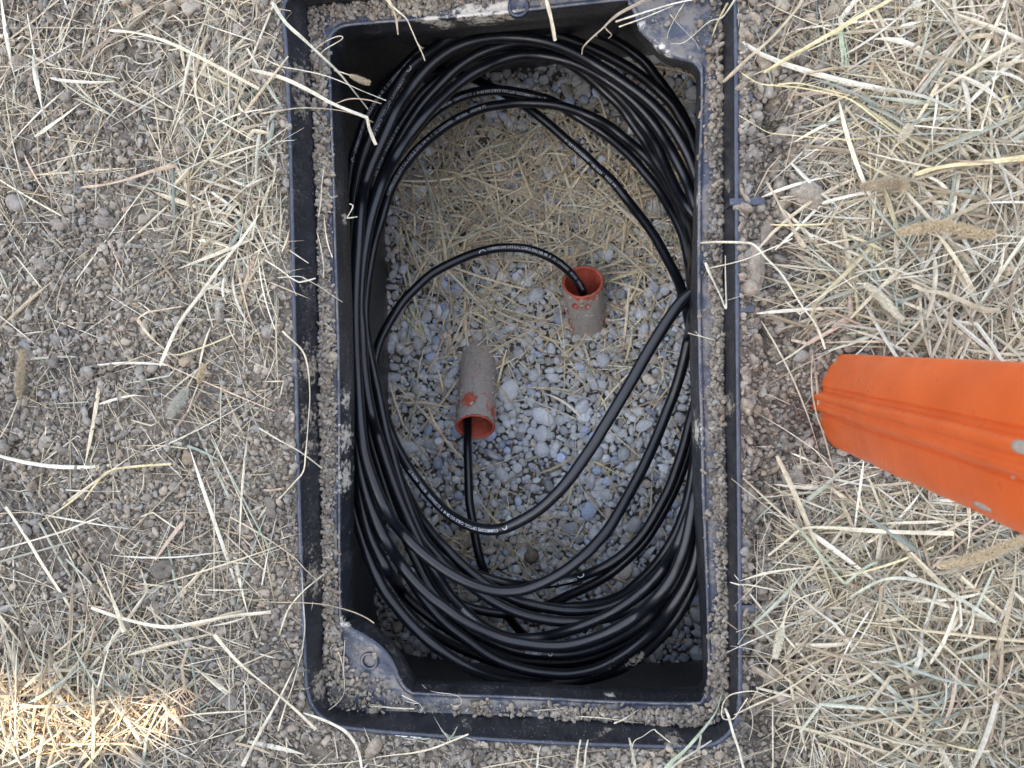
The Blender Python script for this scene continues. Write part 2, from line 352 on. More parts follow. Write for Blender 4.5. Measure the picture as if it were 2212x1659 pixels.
mesh('side_wall', local(V, BX), Fq, m_wall, box)
def boxv(c, s, rot=0):
    v = np.array([(x, y, z) for x in (-.5, .5) for y in (-.5, .5) for z in (-.5, .5)])*np.array(s)
    cs, sn = math.cos(rot), math.sin(rot)
    v = np.stack([v[:, 0]*cs-v[:, 1]*sn, v[:, 0]*sn+v[:, 1]*cs, v[:, 2]], 1)+np.array(c)
    return v, np.array([(0, 1, 3, 2), (4, 6, 7, 5), (0, 4, 5, 1), (2, 3, 7, 6), (0, 2, 6, 4), (1, 5, 7, 3)])
for (px, py, L, z) in [(1614, 435, .034, .0005), (1606, 211, .018, -.002), (1608, 668, .020, -.002), (1610, 1315, .020, -.002), (1250, 1628, .012, -.006)]:
    p = P(px, py, z); hz = abs(py-1628) > 5
    V, Fq = boxv((p[0], p[1], z-.014), (L if hz else .006, .0075 if hz else L, .028))
    o = mesh('rib', local(V, BX), Fq, m_box, box, smooth=False)
    bv = o.modifiers.new('bevel', 'BEVEL'); bv.width = .0012; bv.segments = 2
def lathe(prof, n=28):
    a = np.linspace(0, 2*math.pi, n, endpoint=False); V = []
    for r, z in prof: V.append(np.stack([r*np.cos(a), r*np.sin(a), np.full(n, z)], 1))
    i = np.arange(n); j = (i+1) % n
    Fq = [np.stack([k*n+i, k*n+j, (k+1)*n+j, (k+1)*n+i], 1) for k in range(len(prof)-1)]
    return np.concatenate(V), np.concatenate(Fq)
p = P(798, 1428, ZL+.001)
V, Fq = lathe([(.0105, -.004), (.0105, .0012), (.0095, .0018), (.0075, .0016), (.007, .0005), (.0068, -.004), (.0001, -.004)])
mesh('bolt_hole', local(V+p, BX), Fq, m_ledge, box)
p = P(1120, 14, ZL+.001)
V, Fq = lathe([(.0115, -.004), (.0115, .0005), (.010, .0015), (.0085, .0015), (.007, -.001), (.0001, -.0015)])
mesh('lock_boss', local(V+p, BX), Fq, m_box, box)
# arched cut-out low in the far end wall
a = np.linspace(0, math.pi, 20); ctr = P(878, 190, -.46)
V = []; 
for (r, dy) in ((.062, .012), (.062, -.004), (.050, -.006), (.050, .012)):
    V.append(np.stack([ctr[0]+r*1.15*np.cos(a), np.full(20, ctr[1]+dy), ctr[2]+r*np.sin(a)], 1))
i = np.arange(19); Fq = np.concatenate([np.stack([k*20+i, k*20+i+1, (k+1)*20+i+1, (k+1)*20+i], 1) for k in range(3)])
mesh('knockout_arch', local(np.concatenate(V), BX), Fq, m_wall, box)

# ------------------------------------------------------------------ ground sheet (hole for the box)
def axis(lo, hi, step, far):
    a = list(np.arange(lo, hi, step)); s = step; x = a[0]; L = []
    while x > -far: s *= 1.35; x -= s; L.append(x)
    s = step; x = a[-1]; R = []
    while x < far: s *= 1.35; x += s; R.append(x)
    return np.array(L[::-1]+a+R)
PB = P(1786, 905, 0)
def ground_z(x, y):
    px, py = PX(np.stack([x, y, np.zeros_like(x)], -1))
    near = (abs(x) < 1.3) & (abs(y) < 1.3)
    px = np.where(near, px, 4000.); 
    low = .016*(fbm(x*9+3, y*9, 3)-.45)+.010*(fbm(x*28, y*28+5, 5)-.45)
    right = np.clip((x-.13)/.02, 0, 1)*np.exp(-((x-.15)/.06)**2)
    pit = np.exp(-((x-PB[0])**2+(y-PB[1])**2)/.028**2)
    base = -.003-.017*right-.010*right*(fbm(x*30, y*30, 8) > .5)-.022*pit
    f1, h1 = worley(x/.0085, y/.0085, 4); f2, h2 = worley(x/.0042+3, y/.0042, 9)
    cl = fbm(x*14+1, y*14+9, 21)
    det = .0055*(1-np.clip(f1, 0, 1)**2)*(.4+h1)*np.clip((cl-.25)*2.2, .25, 1)+.0024*(1-np.clip(f2, 0, 1)**2)*(.4+h2)
    d = np.sqrt((x-cen[0])**2+(y-cen[1])**2)
    return base+low*np.clip((abs(x-cen[0])-.2)/.1+(abs(y-cen[1])-.38)/.1, .15, 1)+det-.003
gx = axis(-.80, .66, .0017, 90); gy = axis(-.62, .56, .0017, 90)
X, Y = np.meshgrid(gx, gy); Z = ground_z(X, Y)
hole = inpoly(shrink(rO, .0015), X, Y)
Z = np.where(np.hypot(X, Y) > 4, -.01, Z)
# soil tucks against the rim
idx = np.arange(X.size).reshape(X.shape)
Fq = np.stack([idx[:-1, :-1], idx[:-1, 1:], idx[1:, 1:], idx[1:, :-1]], -1).reshape(-1, 4)
Fq = Fq[~hole.ravel()[Fq].any(1)]
used = np.zeros(X.size, bool); used[Fq.ravel()] = True; remap = np.cumsum(used)-1
g = mesh('ground', np.stack([X, Y, Z], -1).reshape(-1, 3)[used], remap[Fq], m_ground)
tag(g, 'grey brown crumbly bare soil round the box', 'ground', kind='structure')

# ------------------------------------------------------------------ lumps (crumbs, pebbles, clods)
def ico(sub):
    t = (1+5**.5)/2
    v = [(-1,t,0),(1,t,0),(-1,-t,0),(1,-t,0),(0,-1,t),(0,1,t),(0,-1,-t),(0,1,-t),(t,0,-1),(t,0,1),(-t,0,-1),(-t,0,1)]
    f = [(0,11,5),(0,5,1),(0,1,7),(0,7,10),(0,10,11),(1,5,9),(5,11,4),(11,10,2),(10,7,6),(7,1,8),(3,9,4),(3,4,2),(3,2,6),(3,6,8),(3,8,9),(4,9,5),(2,4,11),(6,2,10),(8,6,7),(9,8,1)]
    v = [np.array(x)/np.linalg.norm(x) for x in v]
    for _ in range(sub):
        c = {}; nf = []
        def mid(a, b):
            k = (min(a, b), max(a, b))
            if k not in c: m = v[a]+v[b]; v.append(m/np.linalg.norm(m)); c[k] = len(v)-1
            return c[k]
        for a, b, d in f:
            x, y, z = mid(a, b), mid(b, d), mid(d, a); nf += [(a, x, z), (b, y, x), (d, z, y), (x, y, z)]
        f = nf
    return np.array(v), np.array(f)
ICO = [ico(0), ico(1), ico(2), ico(3)]
def lumps(pos, rad, sub, flat=.75, rough=.22, aniso=.25, angular=0.0, seed=1, full=False):
    r = np.random.default_rng(seed); n = len(pos); v, f = ICO[sub]; m = len(v)
    dirs = r.normal(size=(n, 7, 3)); dirs /= np.linalg.norm(dirs, axis=2)[:, :, None]
    d = np.einsum('nkc,mc->nmk', dirs, v)
    rr = 1+rough*(np.einsum('nmk,nk->nm', np.sin(d*3.1+1.3), r.normal(size=(n, 7)))/2.2)
    if sub > 1: rr += rough*.22*r.normal(size=(n, m))*(angular == 0)
    if angular:                           # cut flat faces
        cut = r.uniform(.72, 1.0, (n, 7)); k = np.where(d > .05, cut[:, None, :]/np.maximum(d, .05), 9).min(2)
        rr = np.minimum(rr, k*angular+rr*(1-angular))
    q = v[None]*rr[:, :, None]
    sc = 1+aniso*r.normal(size=(n, 3)); sc = np.clip(sc, .5, 1.7); sc[:, 2] *= flat
    q = q*sc[:, None, :]
    a = r.uniform(0, 2*math.pi, n); tx = r.normal(0, .3, n)
    ca, sa, ct, st = np.cos(a), np.sin(a), np.cos(tx), np.sin(tx)
    x, y, z = q[..., 0], q[..., 1], q[..., 2]
    y, z = y*ct[:, None]-z*st[:, None], y*st[:, None]+z*ct[:, None]
    x, y = x*ca[:, None]-y*sa[:, None], x*sa[:, None]+y*ca[:, None]
    q = np.stack([x, y, z], -1)*rad[:, None, None]+pos[:, None, :]
    ff = (f[None]+(np.arange(n)*m)[:, None, None]).reshape(-1, 3)
    return q.reshape(-1, 3), ff, m
def crumbcol(n, r, s=.19):
    b = np.clip(r.normal(1.0, s, n), .6, 1.5)[:, None]*np.ones(3)
    b = b*(1+r.normal(0, .04, (n, 1))*np.array([[1, 0, -1.2]])); return b
V_all = []; F_all = []; C_all = []; off = 0
def push(q, f, m, col):
    global off
    V_all.append(q); F_all.append(f+off); C_all.append(np.repeat(col, m, 0)); off += len(q)
def flush(name, mat, smooth=True):
    global V_all, F_all, C_all, off
    o = mesh(name, np.concatenate(V_all), np.concatenate(F_all), mat, None, smooth, np.concatenate(C_all)); V_all = []; F_all = []; C_all = []; off = 0
    return o
rO_in = shrink(rO, -.001)
def ground_pts(n, r, x0=-60, x1=2275, y0=-60, y1=1720):
    px = r.uniform(x0, x1, n); py = r.uniform(y0, y1, n); p = P(px, py, 0.0)
    k = ~inpoly(rO_in, p[:, 0], p[:, 1]); return p[k], px[k], py[k]
r = np.random.default_rng(3)
for (n, lo, hi, sub) in ((75000, .0006, .0015, 0), (44000, .0012, .0026, 1), (12000, .0022, .0042, 1), (2000, .0036, .0066, 2)):
    p, px, py = ground_pts(n, r); dens = fbm(p[:, 0]*13, p[:, 1]*13, 40)
    rightish = (px > 1600) & (px < 1900)
    k = r.uniform(size=len(p)) < np.clip((dens-.12)*2.8, .35, 1)+.3*rightish; p = p[k]
    if sub == 2:
        px_, _ = PX(p); k = r.uniform(size=len(p)) < np.where((px_ > 1600) & (px_ < 1850), 1.0, .30); p = p[k]
    rad = r.uniform(lo, hi, len(p)); p[:, 2] = ground_z(p[:, 0], p[:, 1])+rad*(.2+1.0*r.random(len(p)))
    push(*lumps(p, rad, sub, .85, .32 if sub < 2 else .38, .22, seed=int(n)), crumbcol(len(p), r))
# soil in the cover groove and on the corner gussets
n = 21000
ii = r.integers(0, len(rL), n)
wgt = np.linalg.norm(np.roll(rL, -1, 0)-rL, axis=1); ii = r.choice(len(rL), n, p=wgt/wgt.sum())
fr = r.uniform(size=n)
u = r.beta(1.3, 1.9, n)
pt = lerp(rL[ii], rL[(ii+1) % len(rL)], fr[:, None]); pb = lerp(rT[ii], rT[(ii+1) % len(rL)], fr[:, None])
wid = np.linalg.norm(pt-pb, axis=1); u = np.where(wid > .03, r.uniform(0, 1, n), u*.92+.02)
xy = lerp(pt, pb, u[:, None]); px, py = PX(np.column_stack([xy, np.full(n, ZL)]))
dens = fbm(xy[:, 0]*26, xy[:, 1]*26, 60)
keep = np.full(n, .95)
keep = np.where((py > 1490) & (px > 800), np.where(px > 1200, .75, .16+.3*(dens > .5)), keep)
keep = np.where((py < 60) & (px > 1000), .25, keep)
keep = np.where((px > 1330) & (py < 190), np.where(px > 1530, .6, .10), keep)
gus = (px > 740) & (px < 900) & (py > 1340) & (py < 1495)
keep = np.where(gus & (u > .55), .12, keep); keep = np.where(gus & (u <= .55), .8, keep)
lim = np.where(px < 740, .74, np.where(px > 1500, .56, .60))+.35*(dens-.45)*2
keep = np.where(u > lim, keep*.12, keep)
k = r.uniform(size=n) < keep
xy = xy[k]; u = u[k]; dens = dens[k]; rad = (.0005+.0026*r.random(len(xy))**3.2)*(.7+.7*dens)
hp = np.clip(1-(u/.75)**2, 0, 1)*.004*(.5+dens)
p = np.column_stack([xy, ZL+.0005+r.uniform(0, 1, len(xy))*hp+rad*.3])
push(*lumps(p, rad, 1, .9, .32, .2, seed=77), crumbcol(len(p), r, .2)*.90)
o = flush('soil_crumbs', m_crumb); tag(o, 'loose grey brown soil crumbs over the ground and along the box rim', 'soil', kind='stuff')

# named clods and stones
CL = [(1751,419,34,'largest pitted soil clod right of the box rim'),(1698,393,20,'rough pale clod beside the largest soil clod'),(1678,355,19,'rounded brown clod above the pale rough clod near the rim'),
 (1730,322,17,'dark crumbling clod above the largest clod right of the box'),(1631,328,13,'grey clod touching the right rim near the top ribs'),(1775,296,12,'smooth bluish grey stone among soil right of box'),
 (1918,67,14,'grey clod among straw near the top right'),(1836,161,9,'small pale stone on bare soil at upper right'),(1663,495,19,'round pale clod between the rim and the spikelet straw'),
 (1637,583,27,'big dusty clod just under the long bent straw by the right rim'),(1618,622,18,'brown clod against the right rim below the big dusty clod'),(1833,742,16,'brown clod just above the orange post base'),
 (2015,651,19,'grey clod half buried in straw above the orange post'),(809,1613,19,'round brown clod below the bottom rim of the box'),(1434,1560,13,'flat grey stone lying on the bottom ledge'),
 (1624,1231,11,'smooth pale pebble right of the lower right rim'),(1617,1265,12,'pale clod just below the smooth pebble by the lower right rim'),(1662,1350,27,'long pale clod below the lower right rib'),
 (32,438,24,'smooth grey stone at the left edge of the ground'),(229,480,17,'grey clod lying in straw at upper left'),(580,716,15,'round grey clod left of the left rim midway down'),(90,571,17,'grey lump near the left edge under straws'),
 (1917,1400,15,'dark clod deep in straw at lower right'),(1640,1535,12,'pale clod beyond the bottom right corner of the box'),(1149,1199,17,'dark brown clod lying on the gravel below the hanging cable')]
KNOWN = []
for q, (px, py, rp, lab) in enumerate(CL):
    zz = -.49 if 'gravel' in lab else (ZL if 'ledge' in lab else 0)
    c = P(px, py, zz); rad = rp*(H-zz)/F
    if zz == 0: c[2] = ground_z(c[0:1], c[1:2])[0]+rad*.30
    else: c[2] = zz+rad*.4
    stone = 'stone' in lab or 'pebble' in lab
    V, f, m = lumps(np.zeros((1, 3)), np.array([rad]), 3, .42 if 'flat' in lab else .8, .10 if stone else .17, .14, .5 if stone else 0, seed=100+q)
    if not stone:
        a = V/(np.linalg.norm(V, axis=1)[:, None]+1e-9); s = rad*.0+.0045
        f1, h1 = worley(a[:, 0]*rad/s+a[:, 2]*rad/s*1.3+q, a[:, 1]*rad/s-a[:, 2]*rad/s*.7, 5)
        f3, h3 = worley(a[:, 0]*rad/s*2.1+a[:, 2]*rad/s*2.3+q, a[:, 1]*rad/s*2.1-a[:, 2]*rad/s*1.7, 9)
        V = V*(1+.26*(1-np.clip(f1, 0, 1)**2)*(.2+h1)+.10*(1-np.clip(f3, 0, 1)**2)*h3)[:, None]*.88
    if 'long' in lab: V = V*np.array([.8, 1.7, .8])
    cc_ = np.array([1.05, 1.05, 1.1]) if stone or 'grey' in lab else (np.array([.95, .9, .85]) if 'brown' in lab or 'dark' in lab else np.array([1.12, 1.1, 1.08]))
    o = mesh('stone' if stone else 'soil_clod', V, f, m_clod, None, True, np.tile(cc_, (len(V), 1))); o.location = c
    tag(o, lab, 'stone' if stone else 'clod', 'clods and stones on the soil'); KNOWN.append((c[0], c[1], rad))

# ------------------------------------------------------------------ box floor: soil bed and gravel
bx = np.arange(-.42, .30, .004); by = np.arange(-.62, .55, .004); X, Y = np.meshgrid(bx, by)
Zf = ZF-.004+.006*(fbm(X*20, Y*20, 31)-.5)+.004*(1-np.clip(worley(X/.008, Y/.008, 3)[0], 0, 1)**2)
idx = np.arange(X.size).reshape(X.shape); Fq = np.stack([idx[:-1, :-1], idx[:-1, 1:], idx[1:, 1:], idx[1:, :-1]], -1).reshape(-1, 4)
ok = inpoly(shrink(rF, -.02), X, Y).ravel(); Fq = Fq[ok[Fq].all(1)]
o = mesh('soil_bed', np.stack([X, Y, Zf], -1).reshape(-1, 3), Fq, m_ground); tag(o, 'brown soil under the gravel in the box', 'soil', kind='structure')
def darts(n, lo, hi, placed, grid, cell, tries, r, tight):
    for _ in range(tries):
        if len(placed) >= n: break
        x = r.uniform(-.42, .31); y = r.uniform(-.60, .54); rad = lo+(hi-lo)*r.random()**1.8
        gx_, gy_ = int(x//cell), int(y//cell); ok = True
        for a in (-1, 0, 1):
            for b in (-1, 0, 1):
                for (xx, yy, rr_) in grid.get((gx_+a, gy_+b), ()):
                    if (xx-x)**2+(yy-y)**2 < ((rr_+rad)*tight)**2: ok = False; break
                if not ok: break
            if not ok: break
        if ok: grid.setdefault((gx_, gy_), []).append((x, y, rad)); placed.append((x, y, rad))
rr_ = random.Random(4)
placed = []; grid = {}; cell = .028
darts(420, .0088, .0132, placed, grid, cell, 4000, rr_, .86)
darts(2800, .0060, .0090, placed, grid, cell, 18000, rr_, .82)
darts(9000, .0030, .0056, placed, grid, cell, 40000, rr_, .76)
pl = np.array(placed); pl = pl[inpoly(shrink(rF, .001), pl[:, 0], pl[:, 1])]
px, py = PX(np.column_stack([pl[:, :2], np.full(len(pl), ZF)]))
strawzone = np.exp(-(((px-1080)/230)**2+((py-430)/200)**2))
k = r.uniform(size=len(pl)) > strawzone*.25; pl = pl[k]; px = px[k]; py = py[k]; strawzone = strawzone[k]
def pebcol(n, r, px, py):
    base = np.array([.66, .685, .71])*np.clip(r.normal(1, .20, n), .5, 1.45)[:, None]
    t = r.random(n)[:, None]
    base = np.where(t < .10, base*np.array([.78, .88, 1.10]), base); base = np.where(t > .93, base*np.array([1.12, .96, .80]), base)
    dirt = np.clip(fbm(px*.012, py*.012, 90)*1.6-.62, 0, .75)[:, None]
    return base*(1-dirt)+np.array([.40, .36, .31])*dirt*np.ones((n, 1))
col = pebcol(len(pl), r, px, py)
big = pl[:, 2] > .0050
for msk, sub in ((big, 2), (~big, 1)):
    q = pl[msk]; z = ZF+.006+q[:, 2]*.35+r.uniform(-.0045, .0045, len(q))
    push(*lumps(np.column_stack([q[:, :2], z]), q[:, 2]*1.12, sub, .72, .12, .20, .92, seed=200+sub), col[msk])
n = 5000; x = r.uniform(-.42, .31, n); y = r.uniform(-.6, .54, n); k = inpoly(shrink(rF, .001), x, y); x = x[k]; y = y[k]
rad = r.uniform(.0022, .0055, len(x)); px, py = PX(np.column_stack([x, y, np.full(len(x), ZF)]))
push(*lumps(np.column_stack([x, y, ZF+.0045+rad*.2]), rad, 1, .8, .10, .17, .7, seed=9), pebcol(len(x), r, px, py)*.8)
o = flush('gravel', m_peb); tag(o, 'pale blue grey limestone gravel on the floor of the box', 'gravel', kind='stuff')

# ------------------------------------------------------------------ straw
PAL = 1.0*np.array([(.62,.54,.39),(.68,.62,.48),(.52,.43,.29),(.40,.32,.22),(.72,.68,.57),(.44,.45,.36),(.34,.38,.32),(.56,.43,.33),(.66,.58,.36),(.30,.24,.18)])
PW = np.array([.22,.22,.13,.09,.15,.05,.03,.04,.04,.03]); PW = PW/PW.sum()
def blades(base, head, length, width, zf, lift, r, seg=7, curve=6.0, kinkp=.25, sharp=True, zfun=None):
    """base (n,2) mid points; returns verts, quads, ring count"""
    n = len(base); s = np.linspace(-.5, .5, seg)
    kap = r.normal(0, curve, n)*np.clip(.05/np.maximum(length, .01), .3, 1.5)
    kk = np.where(r.random(n) < kinkp, r.normal(0, .9, n), 0); kp = r.integers(1, seg-1, n)
    sg = s[None]*length[:, None]
    th = head[:, None]+kap[:, None]*sg+np.where(np.arange(seg)[None] >= kp[:, None], kk[:, None], 0)
    dl = (length/(seg-1))[:, None]
    x = np.cumsum(np.cos(th)*dl, 1); y = np.cumsum(np.sin(th)*dl, 1)
    x += (base[:, 0]-x.mean(1))[:, None]; y += (base[:, 1]-y.mean(1))[:, None]
    g = zfun(x, y)
    gm = g.max(1)[:, None]; g = .45*g+.55*gm
    tilt = r.normal(0, .05, n)[:, None]*sg
    z = g+lift[:, None]*(1-1.6*(s[None]**2))+tilt+width[:, None]*.35
    z = np.maximum(z, zfun(x, y)+width[:, None]*.2)
    return x, y, z
def ribbons(x, y, z, width, roll, col, thick=.38, taper=None):
    n, seg = x.shape; p = np.stack([x, y, z], -1)
    t = np.gradient(p, axis=1); t /= np.linalg.norm(t, axis=2)[..., None]+1e-9
    up = np.array([0, 0, 1.0]); sd = np.cross(t, up); sd /= np.linalg.norm(sd, axis=2)[..., None]+1e-9; uu = np.cross(sd, t)
    cr_, sr_ = np.cos(roll)[..., None], np.sin(roll)[..., None]
    if cr_.ndim == 2: cr_ = cr_[:, None]; sr_ = sr_[:, None]
    a = sd*cr_+uu*sr_; b = -sd*sr_+uu*cr_
    w = width[:, None]*(taper if taper is not None else 1.0); w = w[..., None]*np.ones((n, seg, 1))
    ring = np.stack([p+a*w*.5, p+b*w*thick*.5, p-a*w*.5, p-b*w*thick*.22], 2)
    V = ring.reshape(-1, 3)
    i = np.arange(seg-1)[:, None]*4; k = np.arange(4)[None]; k2 = (k+1) % 4
    f = np.stack([i+k, i+k2, i+4+k2, i+4+k], -1).reshape(-1, 4)
    f = (f[None]+(np.arange(n)*seg*4)[:, None, None]).reshape(-1, 4)
    c = np.repeat(col, seg*4, 0)
    return V, f, c
ST = dict(V=[], F=[], C=[], off=0)
def st_push(V, f, c):
    ST['V'].append(V); ST['F'].append(f+ST['off']); ST['C'].append(c); ST['off'] += len(V)
def gz_cheap(x, y):                        # the same ground without the crumb detail
    low = .016*(fbm(x*9+3, y*9, 3)-.45)+.010*(fbm(x*28, y*28+5, 5)-.45)
    right = np.clip((x-.13)/.02, 0, 1)*np.exp(-((x-.15)/.06)**2)
    return -.003-.012*right+low*np.clip((abs(x-cen[0])-.2)/.1+(abs(y-cen[1])-.38)/.1, .15, 1)+.001
SPOTS = [(500,380,150,260,1.0),(60,330,130,260,.7),(300,130,260,120,.8),(560,120,90,120,.8),(420,800,150,150,.35),(180,900,120,200,.35),(500,1150,90,300,.45),(560,640,70,200,.5),
         (120,1530,230,150,1.3),(430,1400,160,220,.6),(250,1200,200,150,.3),(2080,250,190,330,1.3),(1950,560,170,160,1.2),(2150,700,150,120,.9),(1760,90,110,110,.45),(1990,1250,250,250,1.25),(1800,1100,150,180,.7),
         (2050,1500,260,200,1.4),(1760,1450,120,220,.9),(1700,620,90,60,.3),(1650,1130,60,90,.6),(900,1650,400,30,.25),(1400,1650,200,25,.3)]
def dens(px, py):
    v = np.full(px.shape, .20)+np.where(px > 1850, .22, 0)
    for (a, b, c, d, s) in SPOTS: v = v+s*np.exp(-((px-a)/c)**2-((py-b)/d)**2)
    v = np.where((px > 1600) & (px < 1740) & (py > 150) & (py < 620), v*.35, v)
    return v*(.55+.9*vnoise(px*.021, py*.021, 71))
def scatter_straw(n, lmin, lmax, wmin, wmax, seed, curve, layer, pal_pow=1.0, kinkp=.22, over=.10):
    r = np.random.default_rng(seed); px = r.uniform(-160, 2380, n); py = r.uniform(-160, 1820, n)
    d = dens(px, py); k = r.random(n) < np.clip(d, 0, 1.15)/1.15; px = px[k]; py = py[k]; d = d[k]
    p = P(px, py, 0.0)[:, :2]; m = len(p)
    L = lmin+(lmax-lmin)*r.random(m)**1.9; W = wmin+(wmax-wmin)*r.random(m)**2.6
    head = r.uniform(0, 2*math.pi, m)
    lift = (r.random(m)**1.5)*layer*np.clip(d, .2, 1.4)
    x, y, z = blades(p, head, L, W, 0, lift, r, 8, curve, kinkp, zfun=gz_cheap)
    ins = inpoly(rO_in, x, y); cnt = ins.sum(1)
    ok = (cnt == 0) | ((cnt <= 2) & (r.random(m) < over*2)) | ((cnt <= 1) & (r.random(m) < .5))
    mx_, my_ = PX(np.stack([x.mean(1), y.mean(1), np.zeros(m)], -1))
    bare = ((mx_ > 1600) & (mx_ < 1745) & (my_ > 140) & (my_ < 1130)) | ((mx_ > 1600) & (mx_ < 1680) & (my_ > 1130))
    ok &= ~bare | (r.random(m) < .16)
    # keep off the orange post
    qx, qy = PX(np.stack([x, y, np.zeros_like(x)], -1)); inp = ((qx > 1775) & (qx < 1890) & (qy > 762) & (qy < 985)).any(1)
    ok &= ~inp
    z = np.where(ins, np.maximum(z, .004), z)
    x, y, z, W, L = x[ok], y[ok], z[ok], W[ok], L[ok]; m = len(x)
    s = np.linspace(0, 1, 8); tp = np.clip(np.minimum((s+.08)/.2, (1.05-s)/.35), .12, 1)[None]*np.ones((m, 1))
    blunt = (r.random(m) < .4)[:, None]; tp = np.where(blunt, np.clip(tp, .75, 1), tp)
    c = PAL[r.choice(len(PAL), m, p=PW)]*np.clip(r.normal(1.0, .12, m), .65, 1.3)[:, None]
    roll = (r.normal(0, .5, m)[:, None]+r.normal(0, .5, m)[:, None]*(s[None]-.5)*4)
    st_push(*ribbons(x, y, z, W, roll, c, .45, tp))
scatter_straw(8500, .03, .20, .0007, .0022, 21, 3.0, .011)
scatter_straw(900, .05, .17, .0026, .0052, 22, 4, .014, over=.1)
scatter_straw(15000, .008, .06, .0004, .0012, 23, 22, .009, kinkp=.3)
# dense matted heaps to the right and lower left
def heap(n, cx, cy, sx, sy, top, seed, lmax=.16, wmax=.0045, curve=6):
    r = np.random.default_rng(seed); px = r.normal(cx, sx, n); py = r.normal(cy, sy, n)
    p = P(px, py, 0.0)[:, :2]; e = np.exp(-((px-cx)/sx)**2*.4-((py-cy)/sy)**2*.4)
    L = .03+(lmax-.03)*r.random(n)**1.5; W = .0008+(wmax-.0008)*r.random(n)**2.6
    x, y, z = blades(p, r.uniform(0, 6.283, n), L, W, 0, top*r.random(n)*e, r, 8, curve, .3, zfun=gz_cheap)
    ok = ~inpoly(rO_in, x, y).any(1); qx, qy = PX(np.stack([x, y, np.zeros_like(x)], -1)); ok &= (qx.mean(1) < 1560) | (qx.mean(1) > 1740); ok &= ~((qx > 1770) & (qx < 1895) & (qy > 755) & (qy < 992)).any(1)
    x, y, z, W = x[ok], y[ok], z[ok], W[ok]; m = len(x); s = np.linspace(0, 1, 8); tp = np.clip(np.minimum((s+.1)/.2, (1.05-s)/.3), .15, 1)[None]*np.ones((m, 1))
    pw = PW.copy(); pw[5] *= 2.2; pw[6] *= 2.0; pw[3] *= 1.7; pw /= pw.sum()
    c = PAL[r.choice(len(PAL), m, p=pw)]*np.clip(r.normal(.84, .17, m), .45, 1.25)[:, None]
    st_push(*ribbons(x, y, z, W, r.normal(0, .5, (m, 1))+r.normal(0, 1.6, (m, 1))*(s[None]-.5), c, .45, tp))
heap(1700, 2150, 250, 170, 230, .035, 31); heap(1100, 2020, 600, 150, 130, .030, 32); heap(1500, 2090, 1480, 210, 160, .034, 33); heap(900, 1950, 1200, 170, 130, .024, 34)
heap(800, 60, 1560, 170, 110, .030, 35); heap(450, 500, 400, 80, 170, .018, 36, .10); heap(350, 2170, 760, 100, 40, .02, 37)
o = mesh('straw', np.concatenate(ST['V']), np.concatenate(ST['F']), m_straw, None, False, np.concatenate(ST['C'])); tag(o, 'cut dry straw and hay strewn over the soil round the box', 'straw', kind='stuff')
# straw that has fallen into the box
ST.update(V=[], F=[], C=[], off=0)
def floor_z(x, y): return np.full(x.shape, ZF+.0145)
def infloor(n, lmin, lmax, wmin, wmax, seed, fine):
    r = np.random.default_rng(seed); px = r.uniform(800, 1600, n); py = r.uniform(130, 1440, n)
    d = .10+1.1*np.exp(-((px-1060)/210)**2-((py-430)/190)**2)+.55*np.exp(-((px-1380)/120)**2-((py-480)/150)**2)+.35*np.exp(-((px-900)/60)**2-((py-850)/150)**2)+.25*np.exp(-((px-1300)/120)**2-((py-780)/90)**2)+.3*np.exp(-((px-1100)/160)**2-((py-1150)/60)**2)+.5*np.exp(-((px-1030)/50)**2-((py-690)/60)**2)
    k = r.random(n) < d; px = px[k]; py = py[k]; d = d[k]; p = P(px, py, ZF)[:, :2]; m = len(p)
    L = lmin+(lmax-lmin)*r.random(m)**1.6; W = wmin+(wmax-wmin)*r.random(m)**2.2
    x, y, z = blades(p, r.uniform(0, 6.283, m), L, W, 0, r.random(m)*.022*np.clip(d, .2, 1), r, 8, 8, .3, zfun=floor_z)
    ok = inpoly(shrink(rF, .004), x, y).all(1); x, y, z, W = x[ok], y[ok], z[ok], W[ok]; m = len(x); s = np.linspace(0, 1, 8)
    tp = np.clip(np.minimum((s+.1)/.2, (1.05-s)/.3), .2, 1)[None]*np.ones((m, 1))
    pw = np.array([.30,.16,.22,.09,.06,.06,.02,.05,.06,.02]); pw /= pw.sum()
    c = PAL[r.choice(len(PAL), m, p=pw)]*np.clip(r.normal(.92, .13, m), .6, 1.3)[:, None]*1.45
    st_push(*ribbons(x, y, z, W, r.normal(0, .4, (m, 1))+r.normal(0, 1.3, (m, 1))*(s[None]-.5), c, .45, tp))
infloor(5200, .04, .20, .0013, .0052, 51, 0); infloor(5000, .01, .08, .0008, .0020, 52, 1)
o = mesh('straw', np.concatenate(ST['V']), np.concatenate(ST['F']), m_straw, None, False, np.concatenate(ST['C'])); tag(o, 'brownish straw fallen on the gravel inside the box', 'straw', kind='stuff')

